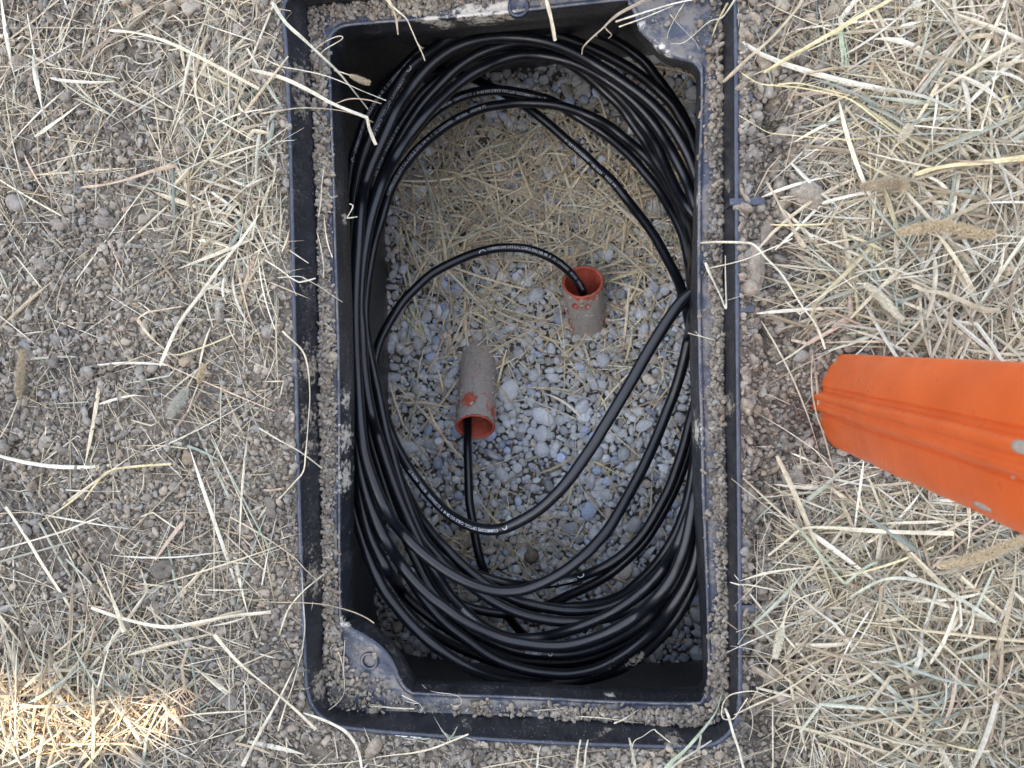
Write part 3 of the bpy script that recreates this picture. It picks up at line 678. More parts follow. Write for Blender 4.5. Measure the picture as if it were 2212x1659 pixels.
# ------------------------------------------------------------------ conduits on the gravel
def frames(p, up0=None):
    t = np.gradient(p, axis=0); t /= np.linalg.norm(t, axis=1)[:, None]+1e-12
    a = np.array(up0 if up0 is not None else (0, 0, 1.0), float)
    N = np.zeros_like(p); a = a-t[0]*(a@t[0]); a /= np.linalg.norm(a); N[0] = a
    for i in range(1, len(p)):
        a = N[i-1]-t[i]*(N[i-1]@t[i]); N[i] = a/np.linalg.norm(a)
    return t, N, np.cross(t, N)
def tube(p, rad, n=16, up0=None):
    p = np.asarray(p, float); t, N, B = frames(p, up0); a = np.linspace(0, 2*math.pi, n, endpoint=False)
    rad = np.broadcast_to(rad, (len(p),))[:, None, None]
    ring = p[:, None]+rad*(np.cos(a)[None, :, None]*N[:, None]+np.sin(a)[None, :, None]*B[:, None])
    i = np.arange(n); j = (i+1) % n
    Fq = np.concatenate([np.stack([k*n+i, (k+1)*n+i, (k+1)*n+j, k*n+j], 1) for k in range(len(p)-1)])
    return ring.reshape(-1, 3), Fq
def conduit(base, mouth, ro, label, seed):
    base = np.array(base); mouth = np.array(mouth); ax = mouth-base; L = np.linalg.norm(ax); ax /= L
    root = empty('conduit', tuple(base)); tag(root, label, 'pipe', 'orange conduits in the gravel')
    st = base-ax*.05; n = 56; k = 40
    s = np.linspace(0, 1, k); pts = st+(mouth-st)*s[:, None]
    pts[:, 2] -= .012*(1-s)**2
    r0 = np.random.default_rng(seed)
    V, Fq = tube(pts, ro, n)
    Vr = V.reshape(k, n, 3); c = pts[:, None]
    a_ = np.arange(n)/n*6.2832
    bumpy = .0011*(fbm(a_[None]*4+seed, s[:, None]*22, seed)-.4)+.0006*np.sin(a_[None]*2+seed)
    Vr[:] = c+(Vr-c)*(1+bumpy[..., None]/ro*1.2)
    Vr[-1] += ax*(.0012*r0.normal(size=(n, 1)))
    mesh('pipe_wall', local(Vr.reshape(-1, 3), base), Fq, m_pipe, root)
    # lining and cut rim
    ri = ro-.0045; q = pts[::-1][:22]
    V2, F2 = tube(q, ri, n, up0=None)
    t, N, B = frames(q)
    mesh('pipe_lining', local(V2, base), F2[:, ::-1], m_pipein, root)
    tt, NN, BB = frames(pts); a = np.linspace(0, 2*math.pi, n, endpoint=False); rg = []
    for rr2, dd in ((ro*.998, -.0002), (ro-.0008, .0012), (ri+.0008, .0012), (ri, -.0004)):
        rg.append(mouth+ax*(dd+.0005*r0.normal(size=(n, 1)))+rr2*(np.cos(a)[:, None]*NN[-1]+np.sin(a)[:, None]*BB[-1]))
    i = np.arange(n); j = (i+1) % n
    mesh('cut_edge', local(np.concatenate(rg), base), np.concatenate([np.stack([kk*n+i, kk*n+j, (kk+1)*n+j, (kk+1)*n+i], 1) for kk in range(3)]), m_pipein, root)
    # lumps of dried mud stuck on the wall
    m = 420; sa = r0.uniform(.1, 1, m); aa = r0.uniform(0, 6.283, m); kk = (sa*(k-1)).astype(int)
    msk = fbm(aa*1.6+seed, sa*6, seed+3) > .42; sa, aa, kk = sa[msk], aa[msk], kk[msk]
    pos = pts[kk]+(ro+.0002)*(np.cos(aa)[:, None]*tt_N(NN, kk)+np.sin(aa)[:, None]*tt_N(BB, kk))
    V3, F3, mm = lumps(pos, r0.uniform(.0008, .0026, len(pos)), 1, .6, .22, .2, seed=seed)
    mesh('mud_crust', local(V3, base), F3, m_crumb, root, True, np.tile(np.array([1.25, 1.25, 1.25]), (len(V3), 1))*1.35)
def tt_N(A, k): return A[k]
conduit(P(1268, 706, -.515), P(1259, 609, -.415), .0325, 'muddy orange conduit end, upper one, cable arching down into its mouth', 6)
conduit(P(1034, 752, -.520), P(1026.5, 922, -.405), .0322, 'muddy orange conduit end, lower left one, mouth facing down with a cable out of it', 9)

# ------------------------------------------------------------------ the coiled cable
RC = .0068
TOPN = .085
S = {}   # strand -> list of (px, py, z wanted), bottom of the pile first
S['R'] = [(1012,868,-.440),(1010,900,-.428),(1010,930,-.408),(1010,959,-.385),(1012,1026,-.36),(1014,1084,-.345),(1019,1113,-.34),(1026,1156,-.34),(1036,1204,-.34),(1049,1241,-.345),(1072,1292,-.36),(1102,1337,-.37),(1128,1368,-.39),(1160,1392,-.41),(1215,1420,-.44)]
S['Ob1'] = [(765,330,-.40),(764,480,-.40),(768,650,-.40),(790,800,-.40),(815,930,-.40),(842,1040,-.39),(880,1150,-.38),(925,1240,-.36),(962,1285,-.33),(1004,1308,-.31),(1035,1318,-.31),(1074,1325,-.31),(1108,1325,-.31),(1152,1318,-.31),(1190,1304,-.30),(1222,1289,-.29),(1272,1266,-.28),(1316,1240,-.27),(1357,1206,-.26),(1394,1167,-.26),(1422,1123,-.26),(1448,1076,-.26),(1470,1025,-.26),(1492,955,-.26),(1515,860,-.26),(1530,750,-.26),(1530,600,-.27)]
S['O1'] = [(764,340,-.37),(765,500,-.37),(772,660,-.37),(793,810,-.37),(822,940,-.37),(853,1045,-.36),(900,1135,-.33),(950,1195,-.30),(1000,1228,-.29),(1045,1245,-.29),(1090,1259,-.29),(1130,1264,-.29),(1170,1262,-.28),(1207,1257,-.27),(1246,1248,-.27),(1292,1231,-.27),(1331,1209,-.26),(1362,1183,-.26),(1394,1146,-.26),(1420,1103,-.26),(1445,1055,-.26),(1462,1010,-.26),(1478,960,-.26),(1492,905,-.26),(1512,830,-.26),(1528,720,-.26),(1528,600,-.27)]
S['Ob2'] = [(1120,1303,-.31),(1160,1310,-.30),(1207,1312,-.29),(1259,1309,-.28),(1311,1298,-.27),(1347,1283,-.26),(1375,1260,-.25),(1404,1233,-.24),(1432,1199,-.23),(1458,1156,-.22),(1477,1110,-.22),(1490,1062,-.22),(1500,1000,-.22),(1520,880,-.22)]
S['J'] = [(800,330,-.42),(800,240,-.42),(850,175,-.41),(930,150,-.40),(1017,168,-.38),(1052,184,-.37),(1086,200,-.36),(1121,219,-.36),(1179,263,-.35),(1218,297,-.35),(1262,334,-.35),(1288,360,-.35),(1318,386,-.35),(1348,423,-.34),(1377,460,-.34),(1397,486,-.33),(1418,517,-.32),(1436,550,-.31),(1452,580,-.30),(1466,608,-.29),(1478,647,-.27),(1486,679,-.25),(1490,702,-.23),(1500,750,-.21),(1515,850,-.20)]
S['Q'] = [(1272,668,-.485),(1264,645,-.462),(1257,625,-.44),(1243,602,-.415),(1222,580,-.39),(1197,561,-.37),(1166,546,-.355),(1134,537,-.35),(1101,535,-.35),(1069,537,-.35),(1037,544,-.345),(1010,553,-.34),(978,567,-.33),(935,590,-.32),(903,618,-.31),(870,652,-.30),(849,683,-.29),(831,715,-.29),(818,745,-.29),(810,785,-.30),(812,840,-.31),(822,905,-.32),(838,965,-.31),(858,1020,-.29),(883,1073,-.26),(905,1113,-.24),(934,1153,-.22),(962,1183,-.21),(990,1211,-.20),(1020,1238,-.20),(1056,1265,-.20),(1102,1291,-.21),(1139,1304,-.21),(1190,1315,-.21),(1234,1320,-.21),(1280,1317,-.21),(1325,1306,-.20),(1368,1284,-.19),(1404,1256,-.18),(1433,1228,-.17),(1456,1200,-.17),(1474,1170,-.17),(1487,1141,-.17),(1496,1110,-.17),(1515,1020,-.17),(1530,900,-.18)]
S['M'] = [(1515,760,-.25),(1505,680,-.27),(1495,620,-.29),(1487,560,-.30),(1476,511,-.31),(1461,476,-.32),(1445,448,-.33),(1424,412,-.335),(1389,369,-.34),(1365,341,-.345),(1337,315,-.35),(1305,289,-.35),(1275,269,-.35),(1240,247,-.35),(1205,225,-.35),(1173,212,-.34),(1121,200,-.33),(1085,195,-.32),(1052,196,-.31),(1003,206,-.30),(955,229,-.28),(920,258,-.27),(886,300,-.27),(850,350,-.27),(826,400,-.27),(810,460,-.28),(797,530,-.28),(789,600,-.28),(786,680,-.28),(791,731,-.27),(802,785,-.26),(814,838,-.25),(828,885,-.24),(844,933,-.23),(857,964,-.22),(875,997,-.21),(896,1029,-.20),(922,1062,-.19),(948,1091,-.18),(974,1114,-.165),(1013,1135,-.145),(1048,1144,-.13),(1073,1144,-.12),(1095,1139,-.115),(1127,1124,-.105),(1160,1104,-.10),(1192,1077,-.095),(1226,1040,-.09),(1254,1001,-.088),(1282,960,-.088),(1303,925,-.088),(1325,889,-.088),(1347,852,-.088),(1368,816,-.088),(1391,775,-.088),(1413,738,-.088),(1435,703,-.088),(1456,672,-.09),(1476,648,-.092),(1495,633,-.095),(1515,622,-.10),(1540,600,-.11)]
S['O3'] = [(1508,640,-.22),(1500,585,-.24),(1495,540,-.26),(1487,498,-.27),(1476,470,-.28),(1461,435,-.29),(1443,406,-.30),(1426,379,-.31),(1404,349,-.31),(1383,327,-.32),(1352,301,-.32),(1318,274,-.33),(1286,256,-.33),(1238,237,-.33),(1189,225,-.33),(1124,222,-.33),(1086,226,-.32),(1045,233,-.31),(1003,250,-.30),(967,270,-.29),(931,297,-.28),(900,325,-.27),(879,351,-.26),(862,375,-.26),(846,405,-.25),(836,432,-.25),(822,480,-.24),(809,525,-.24),(800,570,-.23),(793,620,-.23),(789,669,-.22),(792,727,-.21),(804,791,-.20),(816,847,-.19),(825,892,-.19),(835,938,-.185),(846,975,-.18),(857,1016,-.18),(870,1057,-.18),(886,1101,-.18),(901,1137,-.18),(918,1168,-.18),(944,1199,-.18),(970,1228,-.18),(1006,1257,-.18),(1035,1278,-.18),(1061,1296,-.18),(1100,1316,-.18),(1139,1330,-.18),(1190,1340,-.18),(1234,1343,-.18),(1280,1340,-.18),(1324,1330,-.17),(1365,1313,-.17),(1401,1289,-.16),(1430,1262,-.16),(1455,1230,-.16),(1474,1194,-.15),(1488,1155,-.15),(1498,1110,-.15),(1520,1000,-.15)]
S['Y'] = [(762,900,-.36),(768,1020,-.36),(783,1110,-.36),(805,1190,-.36),(824,1236,-.35),(844,1271,-.34),(865,1302,-.34),(886,1328,-.33),(917,1357,-.33),(945,1375,-.33),(983,1396,-.32),(1030,1416,-.31),(1080,1433,-.30),(1150,1447,-.29),(1230,1446,-.28),(1300,1430,-.26),(1370,1395,-.25),(1420,1350,-.24),(1460,1290,-.23),(1495,1210,-.22)]
S['X'] = [(1520,380,-.30),(1497,298,-.30),(1474,248,-.30),(1448,207,-.30),(1416,164,-.29),(1384,127,-.29),(1319,84,-.28),(1240,55,-.26),(1180,42,-.25),(1100,42,-.24),(1020,54,-.23),(960,76,-.23),(913,107,-.23),(872,145,-.22),(827,197,-.22),(796,245,-.21),(777,296,-.21),(764,339,-.20),(757,380,-.20),(753,430,-.20),(750,520,-.19),(750,700,-.18),(750,900,-.16),(756,1030,-.14),(764,1100,-.13),(779,1152,-.12),(792,1191,-.12),(811,1238,-.115),(831,1277,-.115),(857,1313,-.115),(886,1347,-.115),(917,1377,-.115),(950,1403,-.12),(985,1427,-.125),(1030,1450,-.14),(1090,1468,-.16),(1150,1475,-.18),(1205,1474,-.19),(1259,1468,-.195),(1298,1459,-.19),(1337,1446,-.18),(1373,1425,-.17),(1404,1399,-.16),(1440,1361,-.15),(1469,1320,-.14),(1490,1281,-.135),(1504,1240,-.13),(1520,1150,-.13)]
S['W'] = [(1515,400,-.27),(1500,320,-.27),(1487,284,-.27),(1469,253,-.27),(1448,221,-.27),(1400,176,-.27),(1351,142,-.26),(1286,108,-.25),(1231,87,-.24),(1180,72,-.23),(1110,64,-.22),(1050,66,-.21),(983,79,-.20),(934,107,-.20),(886,147,-.19),(844,207,-.19),(813,270,-.18),(795,310,-.18),(781,350,-.18),(771,395,-.18),(764,440,-.18),(760,500,-.18),(756,620,-.19),(754,800,-.21),(758,920,-.23),(768,1010,-.25),(782,1090,-.26),(799,1152,-.26),(816,1191,-.26),(837,1232,-.26),(860,1266,-.26),(886,1297,-.26),(917,1324,-.26),(948,1346,-.26),(985,1370,-.26),(1025,1393,-.26),(1080,1416,-.26),(1150,1430,-.25),(1234,1430,-.24),(1300,1414,-.23),(1362,1386,-.22),(1410,1346,-.21),(1450,1292,-.20),(1478,1240,-.19),(1500,1180,-.18)]
S['U'] = [(1510,540,-.26),(1490,470,-.27),(1465,425,-.28),(1448,396,-.28),(1432,371,-.28),(1413,340,-.29),(1394,306,-.29),(1376,280,-.29),(1355,250,-.29),(1333,222,-.29),(1306,197,-.28),(1278,172,-.28),(1240,143,-.27),(1190,122,-.26),(1130,112,-.25),(1075,116,-.24),(1017,130,-.23),(976,151,-.22),(920,195,-.22),(882,245,-.22),(851,295,-.22),(828,340,-.22),(812,382,-.22),(800,420,-.22),(784,480,-.21),(773,560,-.20),(768,640,-.19),(771,713,-.18),(778,802,-.17),(791,880,-.165),(801,945,-.16),(815,995,-.16),(829,1040,-.16),(846,1090,-.16),(862,1130,-.16),(880,1168,-.16),(903,1217,-.165),(922,1256,-.17),(943,1287,-.175),(966,1316,-.18),(990,1340,-.18),(1020,1363,-.19),(1060,1386,-.20),(1120,1406,-.20),(1190,1414,-.20),(1234,1413,-.20),(1285,1402,-.19),(1330,1383,-.18),(1370,1360,-.17),(1401,1335,-.16),(1435,1297,-.15),(1458,1258,-.15),(1480,1210,-.14),(1499,1150,-.14),(1520,1040,-.14)]
S['V'] = [(1505,470,-.24),(1480,440,-.25),(1461,410,-.26),(1435,352,-.26),(1420,317,-.27),(1400,284,-.27),(1378,256,-.27),(1355,228,-.27),(1320,192,-.26),(1275,150,-.25),(1225,118,-.24),(1179,100,-.23),(1130,92,-.22),(1086,98,-.21),(1034,117,-.20),(990,145,-.20),(955,178,-.20),(913,225,-.20),(879,275,-.20),(852,325,-.20),(830,375,-.20),(812,425,-.20),(786,500,-.22),(774,600,-.22),(770,700,-.22),(770,800,-.22),(776,900,-.22),(786,980,-.21),(800,1060,-.20),(815,1120,-.195),(835,1170,-.19),(862,1216,-.185),(886,1250,-.18),(907,1282,-.175),(936,1319,-.17),(970,1353,-.165),(1009,1382,-.165),(1048,1411,-.165),(1087,1432,-.165),(1139,1448,-.165),(1190,1455,-.165),(1234,1456,-.16),(1285,1446,-.155),(1325,1428,-.15),(1366,1401,-.145),(1409,1365,-.14),(1440,1328,-.135),(1469,1284,-.13),(1490,1245,-.125),(1503,1205,-.12),(1520,1100,-.12)]
S['T'] = [(1515,480,-.22),(1495,425,-.22),(1484,393,-.22),(1469,361,-.22),(1452,329,-.23),(1435,300,-.23),(1417,272,-.23),(1396,246,-.23),(1370,219,-.23),(1335,190,-.23),(1286,159,-.23),(1238,136,-.23),(1189,123,-.22),(1150,119,-.22),(1121,120,-.22),(1088,128,-.21),(1052,143,-.21),(1016,163,-.20),(983,187,-.20),(934,233,-.19),(896,278,-.18),(870,314,-.18),(846,354,-.17),(827,393,-.17),(812,434,-.17),(800,475,-.17),(790,524,-.17),(783,569,-.17),(779,613,-.17),(777,669,-.17),(781,713,-.17),(785,780,-.16),(793,850,-.155),(805,905,-.15),(819,950,-.15),(830,985,-.15),(845,1030,-.15),(862,1075,-.15),(878,1113,-.15),(896,1153,-.15),(909,1180,-.155),(922,1205,-.16),(938,1234,-.165),(956,1262,-.17),(974,1287,-.175),(1000,1315,-.18),(1026,1339,-.18),(1052,1358,-.18),(1085,1373,-.18),(1118,1380,-.18),(1152,1379,-.18),(1190,1373,-.18),(1234,1360,-.19),(1280,1343,-.20),(1324,1322,-.20),(1370,1292,-.20),(1420,1245,-.20),(1460,1185,-.20),(1490,1110,-.20)]
S['O5'] = [(742,560,-.15),(746,700,-.14),(752,830,-.13),(762,920,-.125),(774,985,-.12),(785,1040,-.12),(800,1090,-.12),(819,1140,-.12),(838,1175,-.12),(862,1212,-.12),(890,1249,-.12),(926,1286,-.12),(957,1309,-.12),(996,1337,-.125),(1035,1358,-.13),(1087,1380,-.13),(1139,1391,-.13),(1190,1396,-.13),(1234,1393,-.13),(1283,1379,-.13),(1324,1361,-.125),(1365,1337,-.12),(1401,1308,-.12),(1430,1278,-.115),(1451,1249,-.11),(1468,1213,-.11),(1483,1168,-.11),(1494,1115,-.11),(1505,1050,-.11),(1525,950,-.11)]
S['N'] = [(1520,420,-.19),(1497,360,-.19),(1487,334,-.19),(1469,301,-.19),(1450,271,-.19),(1426,243,-.19),(1400,217,-.19),(1365,190,-.19),(1310,153,-.19),(1254,121,-.19),(1200,97,-.18),(1140,83,-.17),(1060,82,-.17),(996,98,-.16),(948,126,-.16),(906,167,-.16),(865,222,-.16),(840,272,-.15),(822,312,-.15),(802,356,-.15),(789,395,-.15),(782,436,-.15),(777,480,-.14),(773,540,-.14),(769,600,-.14),(767,660,-.14),(768,727,-.13),(771,802,-.13),(775,870,-.125),(780,930,-.12),(788,981,-.12),(803,1030,-.12),(821,1076,-.12),(844,1119,-.12),(870,1152,-.12),(896,1180,-.12),(922,1203,-.12),(948,1223,-.12),(974,1240,-.12),(1013,1260,-.125),(1052,1273,-.13),(1084,1278,-.13),(1127,1275,-.13),(1168,1261,-.13),(1207,1241,-.13),(1239,1219,-.13),(1275,1187,-.14),(1310,1148,-.15),(1335,1109,-.16),(1357,1070,-.17),(1385,1018,-.18),(1412,960,-.19),(1439,893,-.19),(1462,832,-.19),(1479,770,-.18),(1492,710,-.17),(1505,650,-.17)]
ORDER = ['R','Ob1','O1','Ob2','J','Q','M','O3','Y','X','W','U','V','T','O5','N']
coil = empty('fibre_cable', tuple(P(1130, 780, -.2)))
tag(coil, 'long black optical cable coiled in loops inside the ground box', 'cable')
CO = np.array(coil.location)
PRV = np.zeros((0, 3)); STR = {}
for nm in ORDER:
    a = resample(cr(S[nm], 10), 5.0)
    z = a[:, 2].copy(); k = np.exp(-np.linspace(-2, 2, 9)**2); k /= k.sum()
    z = np.convolve(np.pad(z, 4, 'edge'), k, 'valid')
    need = np.full(len(z), -9.0)
    if len(PRV):
        for i in range(len(z)):
            d = np.hypot(PRV[:, 0]-a[i, 0], PRV[:, 1]-a[i, 1]); m = d < 30
            if m.any():
                zz = PRV[m, 2]; dd = d[m]*(H-zz)/F; sep = 2.02*RC; c = dd < sep
                # only what is at or above the wanted height has to be climbed over
                if c.any(): need[i] = (zz[c]+np.sqrt(sep**2-dd[c]**2)*1.02).max()
        w9 = 7; pad = np.pad(np.maximum(need, z), w9, 'edge')
        mx = np.array([pad[i:i+2*w9+1].max() for i in range(len(z))])
        k2 = np.exp(-np.linspace(-2, 2, 2*w9+1)**2); k2 /= k2.sum()
        sm_ = np.convolve(np.pad(mx, w9, 'edge'), k2, 'valid')
        z = np.where(need > z-.004, np.maximum(sm_, need), np.maximum(z, sm_))
        z = np.maximum(z, np.convolve(np.pad(z, 4, 'edge'), k, 'valid'))
    z = np.minimum(z, -TOPN+.002*0)
    if nm == 'R': z[:] = a[:, 2]
    PRV = np.concatenate([PRV, np.column_stack([a[:, :2], z])])
    w3 = P(a[:, 0], a[:, 1], z)
    # even out the run in space
    for _ in range(2):
        w3[1:-1] = .25*w3[:-2]+.5*w3[1:-1]+.25*w3[2:]
    STR[nm] = w3
LOOPS = {}
for nm in ORDER:
    V, Fq = tube(STR[nm], RC, 18)
    LOOPS[nm] = mesh('cable_loop', local(V, CO), Fq, m_cable, coil)

# lettering printed along the cable
def text_mesh(s):
    cu = bpy.data.curves.new('t', 'FONT'); cu.body = s; cu.size = 1.0; cu.resolution_u = 2; cu.fill_mode = 'FRONT'; cu.space_character = 1.15
    cu.offset = .012
    ob = bpy.data.objects.new('t', cu); C.collection.objects.link(ob)
    bpy.context.view_layer.update()
    me = ob.to_mesh(); v = np.array([x.co[:] for x in me.vertices]); f = [list(p.vertices) for p in me.polygons]
    ob.to_mesh_clear(); bpy.data.objects.remove(ob); bpy.data.curves.remove(cu)
    return v, f
def logo_mesh():
    v = np.array([(0,0,0),(.25,0,0),(.25,.55,0),(.55,.80,0),(1.15,.80,0),(1.45,.55,0),(1.45,.3,0),(1.7,.3,0),(1.7,.62,0),(1.25,1.08,0),(.45,1.08,0),(0,.68,0)], float)
    f = [[0,1,2,11],[2,3,10,11],[3,4,9,10],[4,5,8,9],[5,6,7,8]]
    return v, f
def on_cable(nm, v, f, px, py, px2, py2, up, width=None, height=.0036, side=.0):
    """lay flat shapes along the loop from pixel a to pixel b; up = +1/-1 flips the top of the letters"""
    w3 = STR[nm]; sx, sy = PX(w3); arc = np.r_[0, np.cumsum(np.linalg.norm(np.diff(w3, axis=0), axis=1))]
    i0 = np.argmin(np.hypot(sx-px, sy-py)); i1 = np.argmin(np.hypot(sx-px2, sy-py2)); s0, s1 = arc[i0], arc[i1]
    x = (v[:, 0]-v[:, 0].min())/(v[:, 0].max()-v[:, 0].min()); y = v[:, 1]/max(v[:, 1].max(), .01)
    s = s0+(s1-s0)*x
    p = np.stack([np.interp(s, arc, w3[:, k]) for k in range(3)], 1)
    t = np.stack([np.interp(s, arc, np.gradient(w3[:, k], arc)) for k in range(3)], 1); t /= np.linalg.norm(t, axis=1)[:, None]
    if s1 < s0: t = -t
    vd = np.array([0, 0, H])-p; vd -= t*(vd*t).sum(1)[:, None]; vd /= np.linalg.norm(vd, axis=1)[:, None]
    b = np.cross(vd, t)                      # left of travel as seen from above
    th = side/RC*1.0+(y-.5)*height/RC
    q = p+(RC+.00012)*(np.cos(th)[:, None]*vd+np.sin(th)[:, None]*b)
    return q, f
FULL = 'COMMSCOPE OPTICAL CABLE OS2 SM 48  F  221220262002   08/2026   '
def printed(nm, items):
    for it in items:
        VV = []; FF = []; off = 0
        s, a, b, side = it
        v, f = logo_mesh() if s == '#' else text_mesh(s)
        # subdivide long text only by letters: fine because letters are short
        q, f = on_cable(nm, v, f, *a, *b, 1, side=side, height=.0044 if s == '#' else .0037)
        VV.append(q); FF += [[k+off for k in fc] for fc in f]; off += len(q)
        by = {}
        for fc in FF: by.setdefault(len(fc), []).append(fc)
        o = mesh('printed_mark' if s == '#' else 'printed_text', local(np.concatenate(VV), CO), [np.array(v) for v in by.values()], m_print, LOOPS[nm], smooth=False)
    return o
printed('Q', [('#', (1032, 546), (1045, 542), .0), (FULL+'042596 FT', (1053, 539), (1254, 620), .0012)])
printed('M', [('#', (1176, 212), (1163, 209), 0), ('COMMSCOPE OPTICAL CABLE OS2 SM 48  F  221220262002   08/2026   042498 FT', (1152, 206), (920, 258), .0010), ('#', (1103, 1136), (1090, 1141), .0), (FULL+'042546 FT', (1084, 1143), (888, 1018), .0012)])
printed('O3', [('COMMSCOPE OPTICAL CABLE OS2 SM 48  F  221220262002   08/2026   042548 FT', (840, 425), (1048, 233), .0015)])
printed('X', [('#', (764, 352), (767, 340), 0), ('COMMSCOPE OPTICAL CABLE OS2 SM 48  F  221220262002   08/2026   042520', (769, 330), (915, 105), .0)])
printed('W', [('#', (888, 146), (878, 156), -.0005), ('COMMSCOPE OPTICAL CABLE OS2', (870, 166), (800, 300), .0030)])
printed('O1', [('#', (1268, 1240), (1256, 1245), -.0005), ('COMMSCOPE OPTICAL CABLE OS2', (1247, 1248), (1140, 1263), .0020)])
printed('Y', [('#', (915, 1355), (906, 1348), 0), ('COMMSCOPE OPTICAL CABLE', (895, 1338), (832, 1250), .0)])
printed('U', [('#', (1196, 1414), (1184, 1413), 0), ('COMMSCOPE', (1172, 1412), (1136, 1408), 0), ('08/2026   042521 FT', (812, 382), (862, 277), .001)])
printed('T', [('221220262002', (1036, 1347), (995, 1310), .0015)])
printed('J', [('F  221220262002   08/2026   0425 FT', (1225, 303), (1332, 403), -.0020)])

# ------------------------------------------------------------------ orange marker post
prof = [(1817,766),(1807,778),(1797,793),(1790,806),(1784,820),(1781.5,834),(1784,838),(1784,845),(1775,849),(1768,854),(1768,862),(1773,868),(1773,874),(1769,880),(1773,889),(1783,892),(1788,898),(1786,904),(1789,918),(1793,934),(1797.5,950),(1803,961),(1811,970),(1826,971.5),(1842,966),(1851,940),(1856,905),(1858,865),(1857,825),(1852,790),(1843,772),(1829,766)]
a = cr(prof, 5, True); base = P(a[:, 0], a[:, 1], 0)[:, :2]; pc = base.mean(0)
post = empty('marker_post', (pc[0], pc[1], 0)); tag(post, 'tall orange plastic marker post with a ribbed face, standing in the straw', 'marker post')
zs = np.r_[-.10, -.02, np.linspace(0, .95, 40), .965, .975, .98]
sc = np.r_[np.ones(42), .985, .95, .88]
V = []; 
for z, s_ in zip(zs, sc):
    q = pc+(base-pc)*s_; dent = .0006*np.sin(z*31)+.0004*np.sin(z*73+1); q = q+dent*np.array([1, .2]); V.append(np.column_stack([q, np.full(len(q), z)]))
n = len(base); i = np.arange(n); j = (i+1) % n
Fq = np.concatenate([np.stack([k*n+i, k*n+j, (k+1)*n+j, (k+1)*n+i], 1) for k in range(len(zs)-1)])
cap = np.array([list(range((len(zs)-1)*n, len(zs)*n))])
mesh('post_shell', local(np.concatenate(V), (pc[0], pc[1], 0)), [Fq, cap], m_post, post)
def on_post(px, py):
    d = ray(px, py); best = None
    for k in range(len(base)):
        a_, b_ = base[k], base[(k+1) % len(base)]; e = b_-a_
        den = d[0]*e[1]-d[1]*e[0]
        if abs(den) < 1e-12: continue
        t = (a_[0]*e[1]-a_[1]*e[0])/den; u = (a_[0]*d[1]-a_[1]*d[0])/den
        if t > 0 and 0 <= u <= 1 and (best is None or t < best[0]): best = (t, e/np.linalg.norm(e))
    t, e = best; return np.array([d[0]*t, d[1]*t, H+d[2]*t]), e
m_spot, n_, b_ = M('dried mud spot', .9, .2)
n_.links.new(ramp(n_, noise(n_, 300, 4, .7), [(.3, (.26, .23, .19)), (.7, (.42, .39, .34))]), b_.inputs['Base Color'])
for (px, py, ry, rz) in ((2204, 965, .0034, .0085), (2122, 1094, .0022, .0115), (1925, 1013, .0008, .0015), (2190, 1030, .0008, .0012)):
    p, e = on_post(px, py); v, f = ICO[2]; nrm = np.array([e[1], -e[0], 0]); 
    if nrm[0] > 0: nrm = -nrm
    q = p+v[:, :1]*np.array([e[0], e[1], 0])*ry+v[:, 1:2]*np.array([0, 0, 1])*rz+v[:, 2:3]*nrm*.0012
    mesh('mud_spot', local(q, (pc[0], pc[1], 0)), f, m_spot, post)

# ------------------------------------------------------------------ single straws, twigs and leaves one can point to
def zline(pts):
    px = np.array([p[0] for p in pts], float); py = np.array([p[1] for p in pts], float); z = np.array([p[2] for p in pts], float); return P(px, py, z)
COLS = dict(pale=(.70,.63,.47), white=(.70,.65,.52), tan=(.48,.40,.28), red=(.50,.38,.28), green=(.40,.46,.33), ggreen=(.54,.54,.43), yellow=(.68,.59,.34), twig=(.40,.33,.25), grey=(.46,.45,.38), orange=(.60,.50,.34))
NS = 0
def single(name, label, pts, width, color, taper=(1.0, .3), flat=.4, roll=0.0, cat='straw', children=()):
    global NS
    NS += 1; r = np.random.default_rng(700+NS)
    a = cr([tuple(p) for p in pts], 7); w3 = P(a[:, 0], a[:, 1], a[:, 2]); loc = w3.mean(0)
    def one(w3, width, taper):
        n = len(w3); s = np.linspace(0, 1, n); tp = lerp(taper[0], taper[1], s)*(1+.10*np.sin(s*17+NS))
        tp[0] *= .6
        V, f, c = ribbons(w3[None, :, 0], w3[None, :, 1], w3[None, :, 2], np.array([width*.82]), (roll+.5*np.sin(s*5+NS))[None], np.array([COLS[color]]), flat, tp[None])
        e = len(V); caps = np.array([[0, 1, 2, 3], [e-1, e-2, e-3, e-4]])
        return V, np.concatenate([f, caps]), c*(1+.12*np.sin(np.repeat(s, 4)*23+NS))[:, None]
    V, f, c = one(w3, width, taper)
    o = mesh(name, local(V, loc), f, m_straw, None, False, c); o.location = loc
    tag(o, label, cat, 'single stems, leaves and twigs by the box')
    for cname, cp, cw in children:
        b = cr([tuple(p) for p in cp], 6); b3 = P(b[:, 0], b[:, 1], b[:, 2]); V, f, c = one(b3, cw, (1, .35)); mesh(cname, local(V, loc), f, m_straw, o, False, c)
    return o
Z0 = .006
single('straw_stem', 'thick pale stem with a split end hanging over the top edge', [(1177,-25,.004),(1181,2,.003),(1188,30,-.004),(1194,58,-.012),(1199,88,-.02)], .0044, 'pale', (1, 1.1), .6)
